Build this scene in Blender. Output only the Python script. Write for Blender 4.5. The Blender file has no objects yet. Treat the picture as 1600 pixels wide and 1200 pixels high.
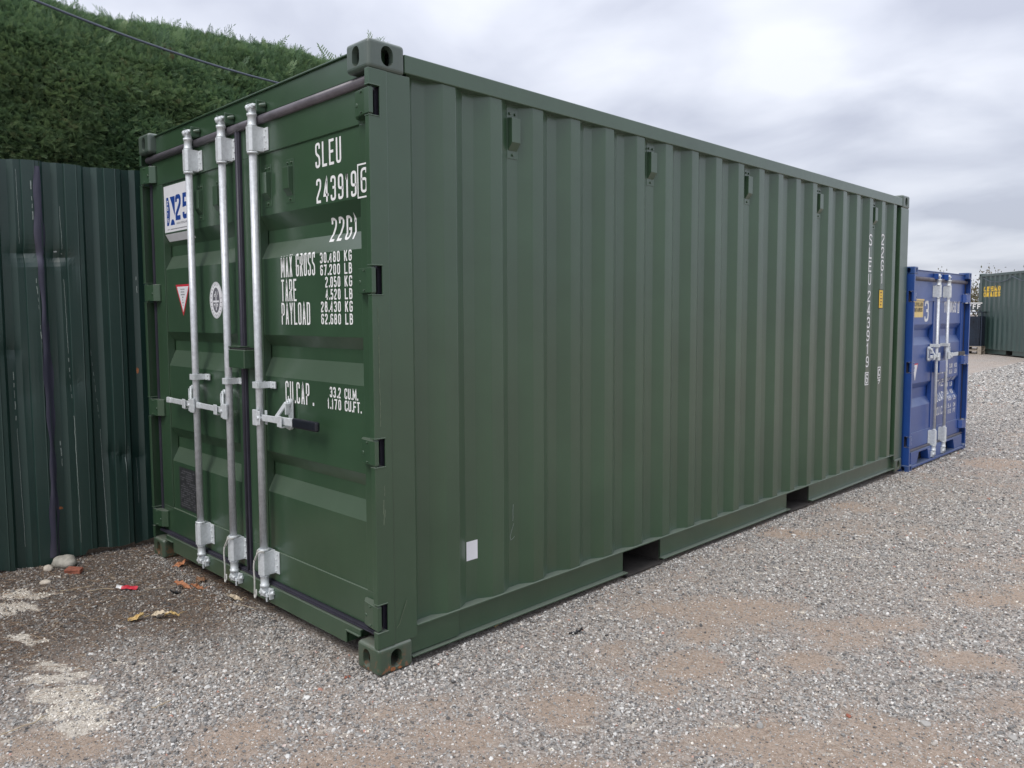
import bpy, bmesh, math, random
import numpy as np
from mathutils import Matrix, Vector, noise
random.seed(7); RNG = np.random.default_rng(7)
rad = math.radians
scene = bpy.context.scene
COL = scene.collection

# ------------------------------------------------------------------ camera
cam_d = bpy.data.cameras.new('camera'); cam = bpy.data.objects.new('camera', cam_d); COL.objects.link(cam)
Rm = [[0.71104, 0.70314, -0.00397], [0.04802, -0.05419, -0.99738], [-0.70151, 0.70899, -0.0723]]
M = Matrix(((Rm[0][0], -Rm[1][0], -Rm[2][0]), (Rm[0][1], -Rm[1][1], -Rm[2][1]), (Rm[0][2], -Rm[1][2], -Rm[2][2]))).to_4x4()
M.translation = (2.62780, -1.82293, 1.50220)
cam.matrix_world = M
cam_d.sensor_fit = 'HORIZONTAL'; cam_d.sensor_width = 36.0
cam_d.lens = 1223.458/1600*36.0
cam_d.shift_x = -(811.487-800)/1600.0
cam_d.shift_y = (579.931-600)/1600.0
cam_d.clip_start = 0.05; cam_d.clip_end = 2000
scene.camera = cam

# ------------------------------------------------------------------ sky, sun, exposure
SUN_EL, SUN_AZ = 52.0, 168.0       # elevation; azimuth clockwise from +Y
world = bpy.data.worlds.new('World'); scene.world = world; world.use_nodes = True
nt = world.node_tree; nt.nodes.clear()
def N(t, ty, **kw):
    n = t.nodes.new(ty)
    for k, v in kw.items(): setattr(n, k, v)
    return n
out = N(nt, 'ShaderNodeOutputWorld')
sky = N(nt, 'ShaderNodeTexSky', sky_type='NISHITA', sun_disc=False, sun_elevation=rad(SUN_EL), sun_rotation=rad(SUN_AZ))
b1 = N(nt, 'ShaderNodeBackground'); b1.inputs[1].default_value = 0.09
nt.links.new(sky.outputs[0], b1.inputs[0])
geo = N(nt, 'ShaderNodeTexCoord')
sep = N(nt, 'ShaderNodeSeparateXYZ'); nt.links.new(geo.outputs['Generated'], sep.inputs[0])
# project the view direction on a cloud layer far above: (x, y) / (z + k)
zc = N(nt, 'ShaderNodeMath', operation='MAXIMUM'); nt.links.new(sep.outputs[2], zc.inputs[0]); zc.inputs[1].default_value = 0.0
za = N(nt, 'ShaderNodeMath', operation='ADD'); nt.links.new(zc.outputs[0], za.inputs[0]); za.inputs[1].default_value = 0.22
dx = N(nt, 'ShaderNodeMath', operation='DIVIDE'); nt.links.new(sep.outputs[0], dx.inputs[0]); nt.links.new(za.outputs[0], dx.inputs[1])
dy = N(nt, 'ShaderNodeMath', operation='DIVIDE'); nt.links.new(sep.outputs[1], dy.inputs[0]); nt.links.new(za.outputs[0], dy.inputs[1])
cmb = N(nt, 'ShaderNodeCombineXYZ'); nt.links.new(dx.outputs[0], cmb.inputs[0]); nt.links.new(dy.outputs[0], cmb.inputs[1])
mp = N(nt, 'ShaderNodeMapping'); mp.inputs['Rotation'].default_value = (0, 0, rad(40)); mp.inputs['Scale'].default_value = (1.15, 1.35, 1.0)
mp.inputs['Location'].default_value = (3.1, 0.7, 0)
nt.links.new(cmb.outputs[0], mp.inputs[0])
n1 = N(nt, 'ShaderNodeTexNoise'); n1.inputs['Scale'].default_value = 1.7; n1.inputs['Detail'].default_value = 5.0; n1.inputs['Roughness'].default_value = 0.44; n1.inputs['Distortion'].default_value = 0.35
nt.links.new(mp.outputs[0], n1.inputs['Vector'])
cr = N(nt, 'ShaderNodeValToRGB'); nt.links.new(n1.outputs[0], cr.inputs[0])
e = cr.color_ramp.elements
e[0].position = 0.36; e[0].color = (0.335, 0.352, 0.415, 1)
e[1].position = 0.66; e[1].color = (0.525, 0.54, 0.59, 1)
m_ = cr.color_ramp.elements.new(0.48); m_.color = (0.41, 0.428, 0.488, 1)
b2 = N(nt, 'ShaderNodeBackground')
zg = N(nt, 'ShaderNodeMath', operation='MULTIPLY_ADD'); nt.links.new(zc.outputs[0], zg.inputs[0]); zg.inputs[1].default_value = 1.05; zg.inputs[2].default_value = 0.90   # an overcast sky is brightest overhead
nt.links.new(zg.outputs[0], b2.inputs[1])
nt.links.new(cr.outputs[0], b2.inputs[0])
mx = N(nt, 'ShaderNodeMixShader'); mx.inputs[0].default_value = 0.92
nt.links.new(b1.outputs[0], mx.inputs[1]); nt.links.new(b2.outputs[0], mx.inputs[2]); nt.links.new(mx.outputs[0], out.inputs[0])

sun_d = bpy.data.lights.new('sun', 'SUN'); sun = bpy.data.objects.new('sun', sun_d); COL.objects.link(sun)
sun_d.energy = 1.1; sun_d.angle = rad(28); sun_d.color = (1.0, 0.96, 0.90)
az = rad(SUN_AZ); el = rad(SUN_EL)
sdir = Vector((math.sin(az)*math.cos(el), math.cos(az)*math.cos(el), math.sin(el)))
sun.rotation_euler = sdir.to_track_quat('Z', 'Y').to_euler()
sun.location = sdir*30
vs = scene.view_settings; vs.view_transform = 'Standard'; vs.look = 'None'; vs.exposure = 0.68; vs.gamma = 1.0; vs.use_curve_mapping = False

# ------------------------------------------------------------------ materials
def mat_new(name):
    m = bpy.data.materials.new(name); m.use_nodes = True; t = m.node_tree
    return m, t, t.nodes['Principled BSDF']
def noise_node(t, scale, detail=4, rough=.5, coord='Object', mapscale=None):
    tc = N(t, 'ShaderNodeTexCoord'); n = N(t, 'ShaderNodeTexNoise')
    n.inputs['Scale'].default_value = scale; n.inputs['Detail'].default_value = detail; n.inputs['Roughness'].default_value = rough
    if mapscale:
        mpn = N(t, 'ShaderNodeMapping'); mpn.inputs['Scale'].default_value = mapscale
        t.links.new(tc.outputs[coord], mpn.inputs[0]); t.links.new(mpn.outputs[0], n.inputs['Vector'])
    else: t.links.new(tc.outputs[coord], n.inputs['Vector'])
    return n
def ramp(t, fac, stops):
    r = N(t, 'ShaderNodeValToRGB'); t.links.new(fac, r.inputs[0])
    el_ = r.color_ramp.elements
    while len(el_) < len(stops): el_.new(0.5)
    for e_, (p_, c_) in zip(el_, stops):
        e_.position = p_; e_.color = (c_[0], c_[1], c_[2], 1) if not isinstance(c_, (int, float)) else (c_, c_, c_, 1)
    return r
def mixc(t, fac, a, b):
    m = N(t, 'ShaderNodeMix', data_type='RGBA')
    for s, v in ((m.inputs[0], fac), (m.inputs[6], a), (m.inputs[7], b)):
        if hasattr(v, 'is_output') or hasattr(v, 'links'): t.links.new(v, s)
        elif isinstance(v, (int, float)): s.default_value = v
        else: s.default_value = (v[0], v[1], v[2], 1)
    return m.outputs[2]
def bump(t, bsdf, fac, strength, dist, prev=None):
    b = N(t, 'ShaderNodeBump'); b.inputs['Strength'].default_value = strength; b.inputs['Distance'].default_value = dist
    t.links.new(fac, b.inputs['Height'])
    if prev: t.links.new(prev, b.inputs['Normal'])
    t.links.new(b.outputs[0], bsdf.inputs['Normal']); return b.outputs[0]
def paint(name, c, rough=.36, grime=(.13, .14, .11), grime_amt=.25, rust=0.0, wavy=.35, spec=.5, coat=.7, streak=True):
    m, t, b = mat_new(name)
    n = noise_node(t, 2.2, 5, .6)
    r = ramp(t, n.outputs[0], [(.3, [x*.88 for x in c]), (.7, [min(1, x*1.12) for x in c])])
    col = r.outputs[0]
    # dust that gathers in vertical runs, more of it near the ground
    s = noise_node(t, 9, 5, .65, mapscale=(1, 1, .12))
    sp = N(t, 'ShaderNodeTexCoord'); sz = N(t, 'ShaderNodeSeparateXYZ'); t.links.new(sp.outputs['Object'], sz.inputs[0])
    mr = N(t, 'ShaderNodeMapRange'); t.links.new(sz.outputs[2], mr.inputs[0])
    mr.inputs[1].default_value = 0.0; mr.inputs[2].default_value = 0.7; mr.inputs[3].default_value = 1.0; mr.inputs[4].default_value = 0.28
    rs = ramp(t, s.outputs[0], [(.42, 0), (.78, 1)])
    mu = N(t, 'ShaderNodeMath', operation='MULTIPLY'); t.links.new(rs.outputs[0], mu.inputs[0]); t.links.new(mr.outputs[0], mu.inputs[1])
    mu2 = N(t, 'ShaderNodeMath', operation='MULTIPLY'); t.links.new(mu.outputs[0], mu2.inputs[0]); mu2.inputs[1].default_value = grime_amt
    col = mixc(t, mu2.outputs[0], col, grime)
    # dust on faces that look up, with sky light painted into its tone
    gn_ = N(t, 'ShaderNodeNewGeometry'); gs_ = N(t, 'ShaderNodeSeparateXYZ'); t.links.new(gn_.outputs['True Normal'], gs_.inputs[0])
    up = N(t, 'ShaderNodeMapRange'); t.links.new(gs_.outputs[2], up.inputs[0]); up.inputs[1].default_value = .25; up.inputs[2].default_value = .9; up.inputs[3].default_value = 0; up.inputs[4].default_value = .75
    col = mixc(t, up.outputs[0], col, [.35*x+.65*y for x, y in zip(c, (.27, .29, .25))])
    if rust:
        rn = noise_node(t, 34, 6, .7)
        rr = ramp(t, rn.outputs[0], [(.60-.12*rust, 0), (.64-.1*rust, 1)])
        zr = N(t, 'ShaderNodeMapRange'); t.links.new(sz.outputs[2], zr.inputs[0])
        zr.inputs[1].default_value = 0.0; zr.inputs[2].default_value = 0.09; zr.inputs[3].default_value = 1.0; zr.inputs[4].default_value = 0.10
        rm_ = N(t, 'ShaderNodeMath', operation='MULTIPLY'); t.links.new(rr.outputs[0], rm_.inputs[0]); t.links.new(zr.outputs[0], rm_.inputs[1])
        col = mixc(t, rm_.outputs[0], col, (.24, .10, .045))
    t.links.new(col, b.inputs['Base Color'])
    rn2 = noise_node(t, 14, 4, .6)
    rg = N(t, 'ShaderNodeMapRange'); t.links.new(rn2.outputs[0], rg.inputs[0]); rg.inputs[3].default_value = rough*.85; rg.inputs[4].default_value = rough*1.25
    t.links.new(rg.outputs[0], b.inputs['Roughness'])
    b.inputs['Specular IOR Level'].default_value = spec; b.inputs['Coat Weight'].default_value = coat; b.inputs['Coat Roughness'].default_value = rough*.8; b.inputs['Coat IOR'].default_value = 1.5
    w = noise_node(t, 3.4, 2, .5); p = bump(t, b, w.outputs[0], wavy, .012)
    o = noise_node(t, 260, 2, .5); bump(t, b, o.outputs[0], .10, .0015, p)
    return m
def plain(name, c, rough=.6, metal=0.0, var=.12, scale=20, bumpd=0.0, bs=200, spec=.5):
    m, t, b = mat_new(name)
    n = noise_node(t, scale, 5, .6)
    r = ramp(t, n.outputs[0], [(.3, [max(0, x*(1-var)) for x in c]), (.7, [min(1, x*(1+var)) for x in c])])
    t.links.new(r.outputs[0], b.inputs['Base Color'])
    b.inputs['Roughness'].default_value = rough; b.inputs['Metallic'].default_value = metal; b.inputs['Specular IOR Level'].default_value = spec
    if bumpd:
        q = noise_node(t, bs, 4, .6); bump(t, b, q.outputs[0], .6, bumpd)
    return m
GREEN = paint('green_container_paint', (.033, .073, .037), .30, grime_amt=.09)
GREENC = paint('green_casting_paint', (.044, .076, .044), .42, grime_amt=.5, rust=.55)
GREENT = paint('worn_casting_with_glare', (.060, .088, .070), .45, grime=(.18, .17, .15), grime_amt=1.0)  # worn top castings, their glare painted into the paler grey
GREENF = paint('dark_green_fence_paint', (.010, .036, .029), .42, grime_amt=.14, wavy=.25, coat=.35)
GREENB = paint('grey_green_container_paint', (.030, .062, .056), .45, grime_amt=.2)
BLUE = paint('blue_container_paint', (.009, .060, .270), .40, grime_amt=.08)
BLUEC = paint('blue_casting_paint', (.012, .060, .225), .45, grime_amt=.4, rust=.3)
GALV = plain('galvanised_steel', (.66, .69, .70), .42, .25, .12, 60, .0006, 300)
GALVR = plain('galvanised_rod', (.60, .62, .64), .38, .28, .15, 45, .0005, 240)
RUBBER = plain('grey_rubber_gasket', (.125, .115, .130), .36, 0, .25, 12)
RUBBERD = plain('dark_rubber_gasket', (.034, .032, .046), .45, 0, .2, 12)
GRIP = plain('black_rubber_grip', (.010, .012, .018), .38, 0, .2, 30)
WHITE = plain('white_vinyl', (.78, .78, .77), .5, 0, .05, 30)
WTXT = plain('white_lettering', (.80, .80, .79), .5, 0, .05, 30)
STICKW = plain('white_sticker_film', (.76, .76, .78), .3, 0, .04, 20)
NAVY = plain('blue_print', (.012, .055, .27), .4, 0, .08, 20)
GREYP = plain('grey_print', (.13, .13, .15), .5, 0, .1, 20)
RED = plain('red_print', (.55, .03, .05), .45, 0, .1, 20)
YELLOW = plain('yellow_print', (.80, .52, .05), .45, 0, .08, 20)
PALEY = plain('pale_yellow_sticker', (.80, .60, .24), .5, 0, .06, 20)
BLACKP = plain('black_print', (.015, .015, .015), .5, 0, .1, 20)
PLATE = plain('grey_data_plate', (.060, .062, .066), .42, .5, .25, 60)
DARKIN = plain('dark_underside', (.018, .018, .018), .8, 0, .3, 8)
WOODD = plain('dark_floor_steel', (.045, .040, .036), .7, 0, .35, 14, .003, 60)
PRIMER = paint('purple_grey_strip', (.055, .052, .085), .42, grime_amt=.3, wavy=.3, coat=.3)
BARE = plain('bare_scratched_metal', (.23, .27, .25), .5, .1, .35, 90)
RUSTY = plain('rust', (.30, .115, .045), .8, 0, .45, 60, .002, 120)
PALEG = plain('worn_green_scrape', (.10, .135, .085), .6, 0, .3, 60)
ROPE = plain('white_cord', (.55, .54, .50), .7, 0, .15, 120, .001, 300)
CABLEM = plain('grey_cable', (.085, .10, .13), .45, 0, .1, 20)
DARKMET = plain('dark_metal', (.02, .03, .05), .5, .3, .3, 20)

# ------------------------------------------------------------------ mesh helpers
class MB:
    def __init__(s): s.v = []; s.f = []; s.mi = []; s.sm = []; s.cur = 0
    def add(s, vs_, fs_, smooth=False):
        o = len(s.v); s.v += [tuple(p) for p in vs_]
        for f in fs_: s.f.append(tuple(i+o for i in f)); s.mi.append(s.cur); s.sm.append(smooth)
        return s
    def box(s, x0, x1, y0, y1, z0, z1):
        a, b = sorted((x0, x1)); c, d = sorted((y0, y1)); e_, g = sorted((z0, z1))
        return s.add([(a,c,e_),(b,c,e_),(b,d,e_),(a,d,e_),(a,c,g),(b,c,g),(b,d,g),(a,d,g)],
                     [(0,3,2,1),(4,5,6,7),(0,1,5,4),(1,2,6,5),(2,3,7,6),(3,0,4,7)])
    def hexa(s, p):   # 8 points: bottom 4 ccw, top 4 ccw
        return s.add(p, [(0,3,2,1),(4,5,6,7),(0,1,5,4),(1,2,6,5),(2,3,7,6),(3,0,4,7)])
    def prism(s, poly, ax, a, b):
        """poly in the two axes other than ax (in xyz order), extruded along ax from a to b"""
        n = len(poly); vs_ = []
        for c in (a, b):
            for p in poly:
                q = list(p); q.insert(ax, c); vs_.append(q)
        area = sum(poly[i][0]*poly[(i+1) % n][1]-poly[(i+1) % n][0]*poly[i][1] for i in range(n))
        flip = (area > 0) ^ (b < a) ^ (ax == 1)
        f1 = tuple(range(n)); f2 = tuple(range(n, 2*n))
        fs_ = [f1[::-1], f2] + [(i, (i+1) % n, n+(i+1) % n, n+i) for i in range(n)]
        if not flip: fs_ = [f[::-1] for f in fs_]
        return s.add(vs_, fs_)
    def tube(s, pts, r, n=12, cap=True, smooth=True):
        pts = [Vector(p) for p in pts]; rs = r if isinstance(r, (list, tuple)) else [r]*len(pts)
        vs_ = []; prev = None
        for i, p in enumerate(pts):
            t = (pts[min(i+1, len(pts)-1)]-pts[max(i-1, 0)]); t.normalize()
            if prev is None:
                u = t.cross(Vector((0, 0, 1)));
                if u.length < .1: u = t.cross(Vector((0, 1, 0)))
            else: u = prev - t*prev.dot(t)
            u.normalize(); w = t.cross(u); prev = u
            for k in range(n):
                a = 2*math.pi*k/n; vs_.append(p+(u*math.cos(a)+w*math.sin(a))*rs[i])
        fs_ = []
        for i in range(len(pts)-1):
            for k in range(n):
                fs_.append((i*n+k, i*n+(k+1) % n, (i+1)*n+(k+1) % n, (i+1)*n+k))
        s.add(vs_, fs_, smooth)
        if cap:
            m = len(pts)-1
            o = len(s.v)-len(vs_)
            s.f += [tuple(o+k for k in range(n))[::-1], tuple(o+m*n+k for k in range(n))]; s.mi += [s.cur]*2; s.sm += [False]*2
        return s
    def lathe(s, cx, cy, prof, n=16):   # prof [(r, z)], vertical axis
        return s.tube([(cx, cy, z) for r, z in prof], [max(r, .0005) for r, z in prof], n)
    def build(s, name, mats, parent=None, bevel=0, flat=False):
        me = bpy.data.meshes.new(name); me.from_pydata(s.v, [], s.f)
        if not isinstance(mats, (list, tuple)): mats = [mats]
        for m in mats: me.materials.append(m)
        me.polygons.foreach_set('material_index', s.mi)
        me.polygons.foreach_set('use_smooth', [False]*len(s.f) if flat else s.sm); me.update()
        o = bpy.data.objects.new(name, me); COL.objects.link(o)
        if parent is not None: o.parent = parent
        if bevel:
            b = o.modifiers.new('bevel', 'BEVEL'); b.width = bevel; b.segments = 2; b.limit_method = 'ANGLE'; b.angle_limit = rad(40)
        return o
def tag(o, label=None, cat=None, group=None, kind=None):
    if label: o['label'] = label
    if cat: o['category'] = cat
    if group: o['group'] = group
    if kind: o['kind'] = kind
    return o
def empty(name, loc=(0, 0, 0), rz=0):
    o = bpy.data.objects.new(name, None); COL.objects.link(o); o.location = loc; o.rotation_euler = (0, 0, rz); o.empty_display_size = .2
    return o
def share(o, parent, loc=(0, 0, 0), rz=0, name=None):
    c = o.copy(); COL.objects.link(c); c.parent = parent; c.location = loc; c.rotation_euler = (0, 0, rz)
    return c

# ------------------------------------------------------------------ stroke lettering (condensed, like container marks)
O_ = ('c', [(0, 0, 1), (0, 1, 1), (1, 1, 1), (1, 0, 1)])
G = {
 '0': [O_], 'O': [O_],
 '1': [('o', [(.15, .80, 0), (.5, 1, 0), (.5, 0, 0)])],
 '2': [('o', [(0, .78, 0), (0, 1, 1), (1, 1, 1), (1, .66, 1), (0, .18, 0), (0, 0, 0), (1, 0, 0)])],
 '3': [('o', [(0, .80, 0), (0, 1, 1), (1, 1, 1), (1, .53, 1), (.35, .53, 0)]), ('o', [(.6, .53, 0), (1, .53, 1), (1, 0, 1), (0, 0, 1), (0, .20, 0)])],
 '4': [('o', [(.72, 0, 0), (.72, 1, 0), (0, .25, 0), (1, .25, 0)])],
 '5': [('o', [(.92, 1, 0), (.1, 1, 0), (.05, .56, 0), (1, .60, 1), (1, 0, 1), (0, 0, 1), (0, .2, 0)])],
 '6': [('o', [(.98, .82, 0), (1, 1, 1), (0, 1, 1), (0, 0, 1), (1, 0, 1), (1, .56, 1), (0.02, .56, 0)])],
 '7': [('o', [(0, 1, 0), (1, 1, 0), (.35, 0, 0)])],
 '8': [('c', [(0, 0, 1), (0, .52, 1), (1, .52, 1), (1, 0, 1)]), ('c', [(.06, .52, 1), (.06, 1, 1), (.94, 1, 1), (.94, .52, 1)])],
 '9': [('o', [(.02, .18, 0), (0, 0, 1), (1, 0, 1), (1, 1, 1), (0, 1, 1), (0, .44, 1), (.98, .44, 0)])],
 'A': [('o', [(0, 0, 0), (.5, 1, 0), (1, 0, 0)]), ('o', [(.16, .28, 0), (.84, .28, 0)])],
 'B': [('c', [(0, 0, 0), (0, 1, 0), (.94, 1, 1), (.94, .52, 1), (1, .52, 1), (1, 0, 1)]), ('o', [(0, .52, 0), (.8, .52, 0)])],
 'C': [('o', [(1, .74, 0), (1, 1, 1), (0, 1, 1), (0, 0, 1), (1, 0, 1), (1, .26, 0)])],
 'D': [('c', [(0, 0, 0), (0, 1, 0), (1, 1, 1), (1, 0, 1)])],
 'E': [('o', [(1, 1, 0), (0, 1, 0), (0, 0, 0), (1, 0, 0)]), ('o', [(0, .52, 0), (.85, .52, 0)])],
 'F': [('o', [(1, 1, 0), (0, 1, 0), (0, 0, 0)]), ('o', [(0, .52, 0), (.85, .52, 0)])],
 'G': [('o', [(1, .76, 0), (1, 1, 1), (0, 1, 1), (0, 0, 1), (1, 0, 1), (1, .46, 0), (.5, .46, 0)])],
 'I': [('o', [(.5, 0, 0), (.5, 1, 0)])],
 'K': [('o', [(0, 0, 0), (0, 1, 0)]), ('o', [(1, 1, 0), (.06, .40, 0)]), ('o', [(.35, .58, 0), (1, 0, 0)])],
 'L': [('o', [(0, 1, 0), (0, 0, 0), (1, 0, 0)])],
 'M': [('o', [(0, 0, 0), (0, 1, 0), (.5, .25, 0), (1, 1, 0), (1, 0, 0)])],
 'N': [('o', [(0, 0, 0), (0, 1, 0), (1, 0, 0), (1, 1, 0)])],
 'P': [('o', [(0, 0, 0), (0, 1, 0), (1, 1, 1), (1, .45, 1), (0, .45, 0)])],
 'R': [('o', [(0, 0, 0), (0, 1, 0), (1, 1, 1), (1, .5, 1), (0, .5, 0)]), ('o', [(.5, .5, 0), (1, 0, 0)])],
 'S': [('o', [(1, .78, 0), (1, 1, 1), (0, 1, 1), (0, .58, 1), (1, .42, 1), (1, 0, 1), (0, 0, 1), (0, .22, 0)])],
 'T': [('o', [(0, 1, 0), (1, 1, 0)]), ('o', [(.5, 1, 0), (.5, 0, 0)])],
 'U': [('o', [(0, 1, 0), (0, 0, 1), (1, 0, 1), (1, 1, 0)])],
 'V': [('o', [(0, 1, 0), (.5, 0, 0), (1, 1, 0)])],
 'W': [('o', [(0, 1, 0), (.25, 0, 0), (.5, .7, 0), (.75, 0, 0), (1, 1, 0)])],
 'X': [('o', [(0, 1, 0), (1, 0, 0)]), ('o', [(0, 0, 0), (1, 1, 0)])],
 'Y': [('o', [(0, 1, 0), (.5, .45, 0), (1, 1, 0)]), ('o', [(.5, .45, 0), (.5, 0, 0)])],
 '[': [('c', [(0, 0, 0), (0, 1, 0), (1, 1, 0), (1, 0, 0)])],
}
def stroke_pts(kind, pts, w, h):
    P = [(Vector((x*w, y*h)), r) for x, y, r in pts]; n = len(P); outp = []
    for i, (p, r) in enumerate(P):
        if not r or (kind == 'o' and i in (0, n-1)): outp.append(p); continue
        a = P[(i-1) % n][0]; b = P[(i+1) % n][0]
        da = (a-p); db = (b-p); R_ = min(w*.48, da.length*.5, db.length*.5)
        s_ = p+da.normalized()*R_; e_ = p+db.normalized()*R_
        for k in range(5):
            t = k/4; outp.append(s_*(1-t)**2+p*2*t*(1-t)+e_*t*t)
    res = [outp[0]]
    for q in outp[1:]:
        if (q-res[-1]).length > 1e-5: res.append(q)
    if kind == 'c' and (res[0]-res[-1]).length < 1e-5: res.pop()
    return res
CAP = .9
def ribbon(mb, pts, closed, sw, fmap, off, step=.02):
    if closed: pts = pts+[pts[0]]
    if not closed:
        pts = list(pts); pts[0] = pts[0]+(pts[0]-pts[1]).normalized()*sw/2*CAP; pts[-1] = pts[-1]+(pts[-1]-pts[-2]).normalized()*sw/2*CAP
    fine = [pts[0]]
    for a, b in zip(pts, pts[1:]):
        k = max(1, int(math.ceil((b-a).length/step)))
        for j in range(1, k+1): fine.append(a+(b-a)*(j/k))
    if closed: fine = fine[:-1]
    n = len(fine); L = []; Rr = []
    for i, p in enumerate(fine):
        a = fine[(i-1) % n] if (closed or i > 0) else None
        b = fine[(i+1) % n] if (closed or i < n-1) else None
        d1 = (p-a).normalized() if a is not None else None; d2 = (b-p).normalized() if b is not None else None
        if d1 is None: d1 = d2
        if d2 is None: d2 = d1
        n1_ = Vector((-d1.y, d1.x)); n2_ = Vector((-d2.y, d2.x)); m = n1_+n2_
        if m.length < .2: m = n1_.copy()
        m.normalize(); k = sw/2/max(.42, m.dot(n1_))
        L.append(p+m*k); Rr.append(p-m*k)
    vs_ = [fmap(q.x, q.y, off) for q in L]+[fmap(q.x, q.y, off) for q in Rr]
    fs_ = [(i, (i+1) % n, n+(i+1) % n, n+i) for i in range(n if closed else n-1)]
    mb.add(vs_, [f[::-1] for f in fs_])
def text_mb(mb, s, x0, x1, z0, z1, sw, fmap, gap=.42, off0=0.0, step=.02):
    """letters of s fitted between x0..x1 (stroke edges), z0..z1; fmap(u, v, off) -> 3D"""
    wd = {'.': .18, ' ': .55, '1': .55, 'I': .3, 'M': 1.35, 'W': 1.3}
    ws = [wd.get(c, 1.0) for c in s]; tot = sum(ws)+gap*(len(s)-1); u = (x1-x0-sw*len(s)*.0)/tot
    x = x0
    for c, w in zip(s, ws):
        cw = w*u
        if c == '.':
            mb.add([fmap(a, b, off0) for a, b in ((x, z0), (x+sw*1.1, z0), (x+sw*1.1, z0+sw*1.3), (x, z0+sw*1.3))], [(0, 1, 2, 3)])
        elif c != ' ':
            globals()['CAP'] = .9 if c not in '235689CGS' else .15
            for k, (kd, pts) in enumerate(G[c]):
                st = stroke_pts(kd, pts, max(cw-sw, sw*.3), (z1-z0)-sw)
                o = Vector((x+sw/2, z0+sw/2)); st = [q+o for q in st]
                ribbon(mb, st, kd == 'c', sw, fmap, off0+k*.00018, step)
        x += cw+gap*u

# ------------------------------------------------------------------ corrugated sheet
PER, CD = .2792, .036
def corr(s, e0, d=CD):
    p = (s-e0) % PER
    if p < .068: return d*p/.068
    if p < .138: return d
    if p < .206: return d*(1-(p-.138)/.068)
    return 0.0
def corr_breaks(a, b, e0):
    ss = [a]
    k = math.floor((a-e0)/PER)-1
    while e0+k*PER < b:
        for q in (0, .004, .064, .068, .072, .134, .138, .142, .202, .206, .210, .242):
            v = e0+k*PER+q
            if a+.0005 < v < b-.0005: ss.append(v)
        k += 1
    ss.append(b); return ss
def corr_soft(s, e0, d=CD):   # folded edges have a small radius
    h = .004
    return (corr(s-h, e0, d)+corr(s, e0, d)*2+corr(s+h, e0, d))/4

# ------------------------------------------------------------------ the container builder
# local axes: doors face -Y, the long side with x = 0 faces +X; origin at the near bottom corner
def casting_meshes():
    """one casting with oblong holes through its outer faces (0,0,0)=outer corner, body in -x,+y,+z"""
    X, Y, Z = .162, .178, .118
    def obj_from(mb, nm):
        me = bpy.data.meshes.new(nm); me.from_pydata(mb.v, [], mb.f); o = bpy.data.objects.new(nm, me); COL.objects.link(o); return o
    base = MB().box(-X, 0, 0, Y, 0, Z); bo = obj_from(base, 'tmp')
    bv = bo.modifiers.new('b', 'BEVEL'); bv.width = .017; bv.segments = 4
    cut = []
    def stadium(cx, cy, w, h, n=10):
        pts = []
        if h >= w:
            for k in range(n+1): a = math.pi*k/n; pts.append((cx+w/2*math.cos(a), cy+(h-w)/2+w/2*math.sin(a)))
            for k in range(n+1): a = math.pi+math.pi*k/n; pts.append((cx+w/2*math.cos(a), cy-(h-w)/2+w/2*math.sin(a)))
        return pts
    c1 = MB().prism(stadium(-.089, Z/2, .050, .079), 1, -.01, .03); cut.append(c1)
    c2 = MB().prism(stadium(.089, Z/2, .058, .079), 0, .01, -.03); cut.append(c2)
    c3 = MB().box(-X+.02, -.028, .028, Y-.02, .020, Z-.020); cut.append(c3)
    cos = []
    for k, c in enumerate(cut):
        o = obj_from(c, 'cut'); cos.append(o)
        bm = bmesh.new(); bm.from_mesh(o.data); bmesh.ops.recalc_face_normals(bm, faces=bm.faces); bm.to_mesh(o.data); bm.free()
    order = [cos[2], cos[0], cos[1]]
    for o in order:
        md = bo.modifiers.new('c', 'BOOLEAN'); md.operation = 'DIFFERENCE'; md.object = o; md.solver = 'EXACT'
    dg = bpy.context.evaluated_depsgraph_get(); me = bpy.data.meshes.new_from_object(bo.evaluated_get(dg))
    for o in [bo]+cos: bpy.data.objects.remove(o)
    outm = {}
    for sx in (1, -1):
        for sy in (1, -1):
            for sz in (1, -1):
                m2 = me.copy(); m2.transform(Matrix.Diagonal((sx, sy, sz, 1)))
                if sx*sy*sz < 0: m2.flip_normals()
                m2.name = 'corner_casting'; outm[(sx, sy, sz)] = m2
    return outm
CAST = casting_meshes()

def vent_mb():
    """face normal +X, plate in the y-z plane, centre at origin"""
    m = MB(); m.box(0, .003, -.034, .034, -.100, .100)
    m.prism([(.003, .066), (.027, .062), (.027, -.036), (.003, -.068)][::-1], 1, -.027, .027)
    for (a, b) in ((-.017, .083), (.017, .083), (0, -.084)):
        m.tube([(.003, a, b), (.009, a, b)], .0062, 6, smooth=False)
    return m
def rot_door(mb):     # +X facing -> -Y facing:  (x,y,z) -> (y,-x,z)
    mb.v = [(y, -x, z) for x, y, z in mb.v]; return mb

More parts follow.
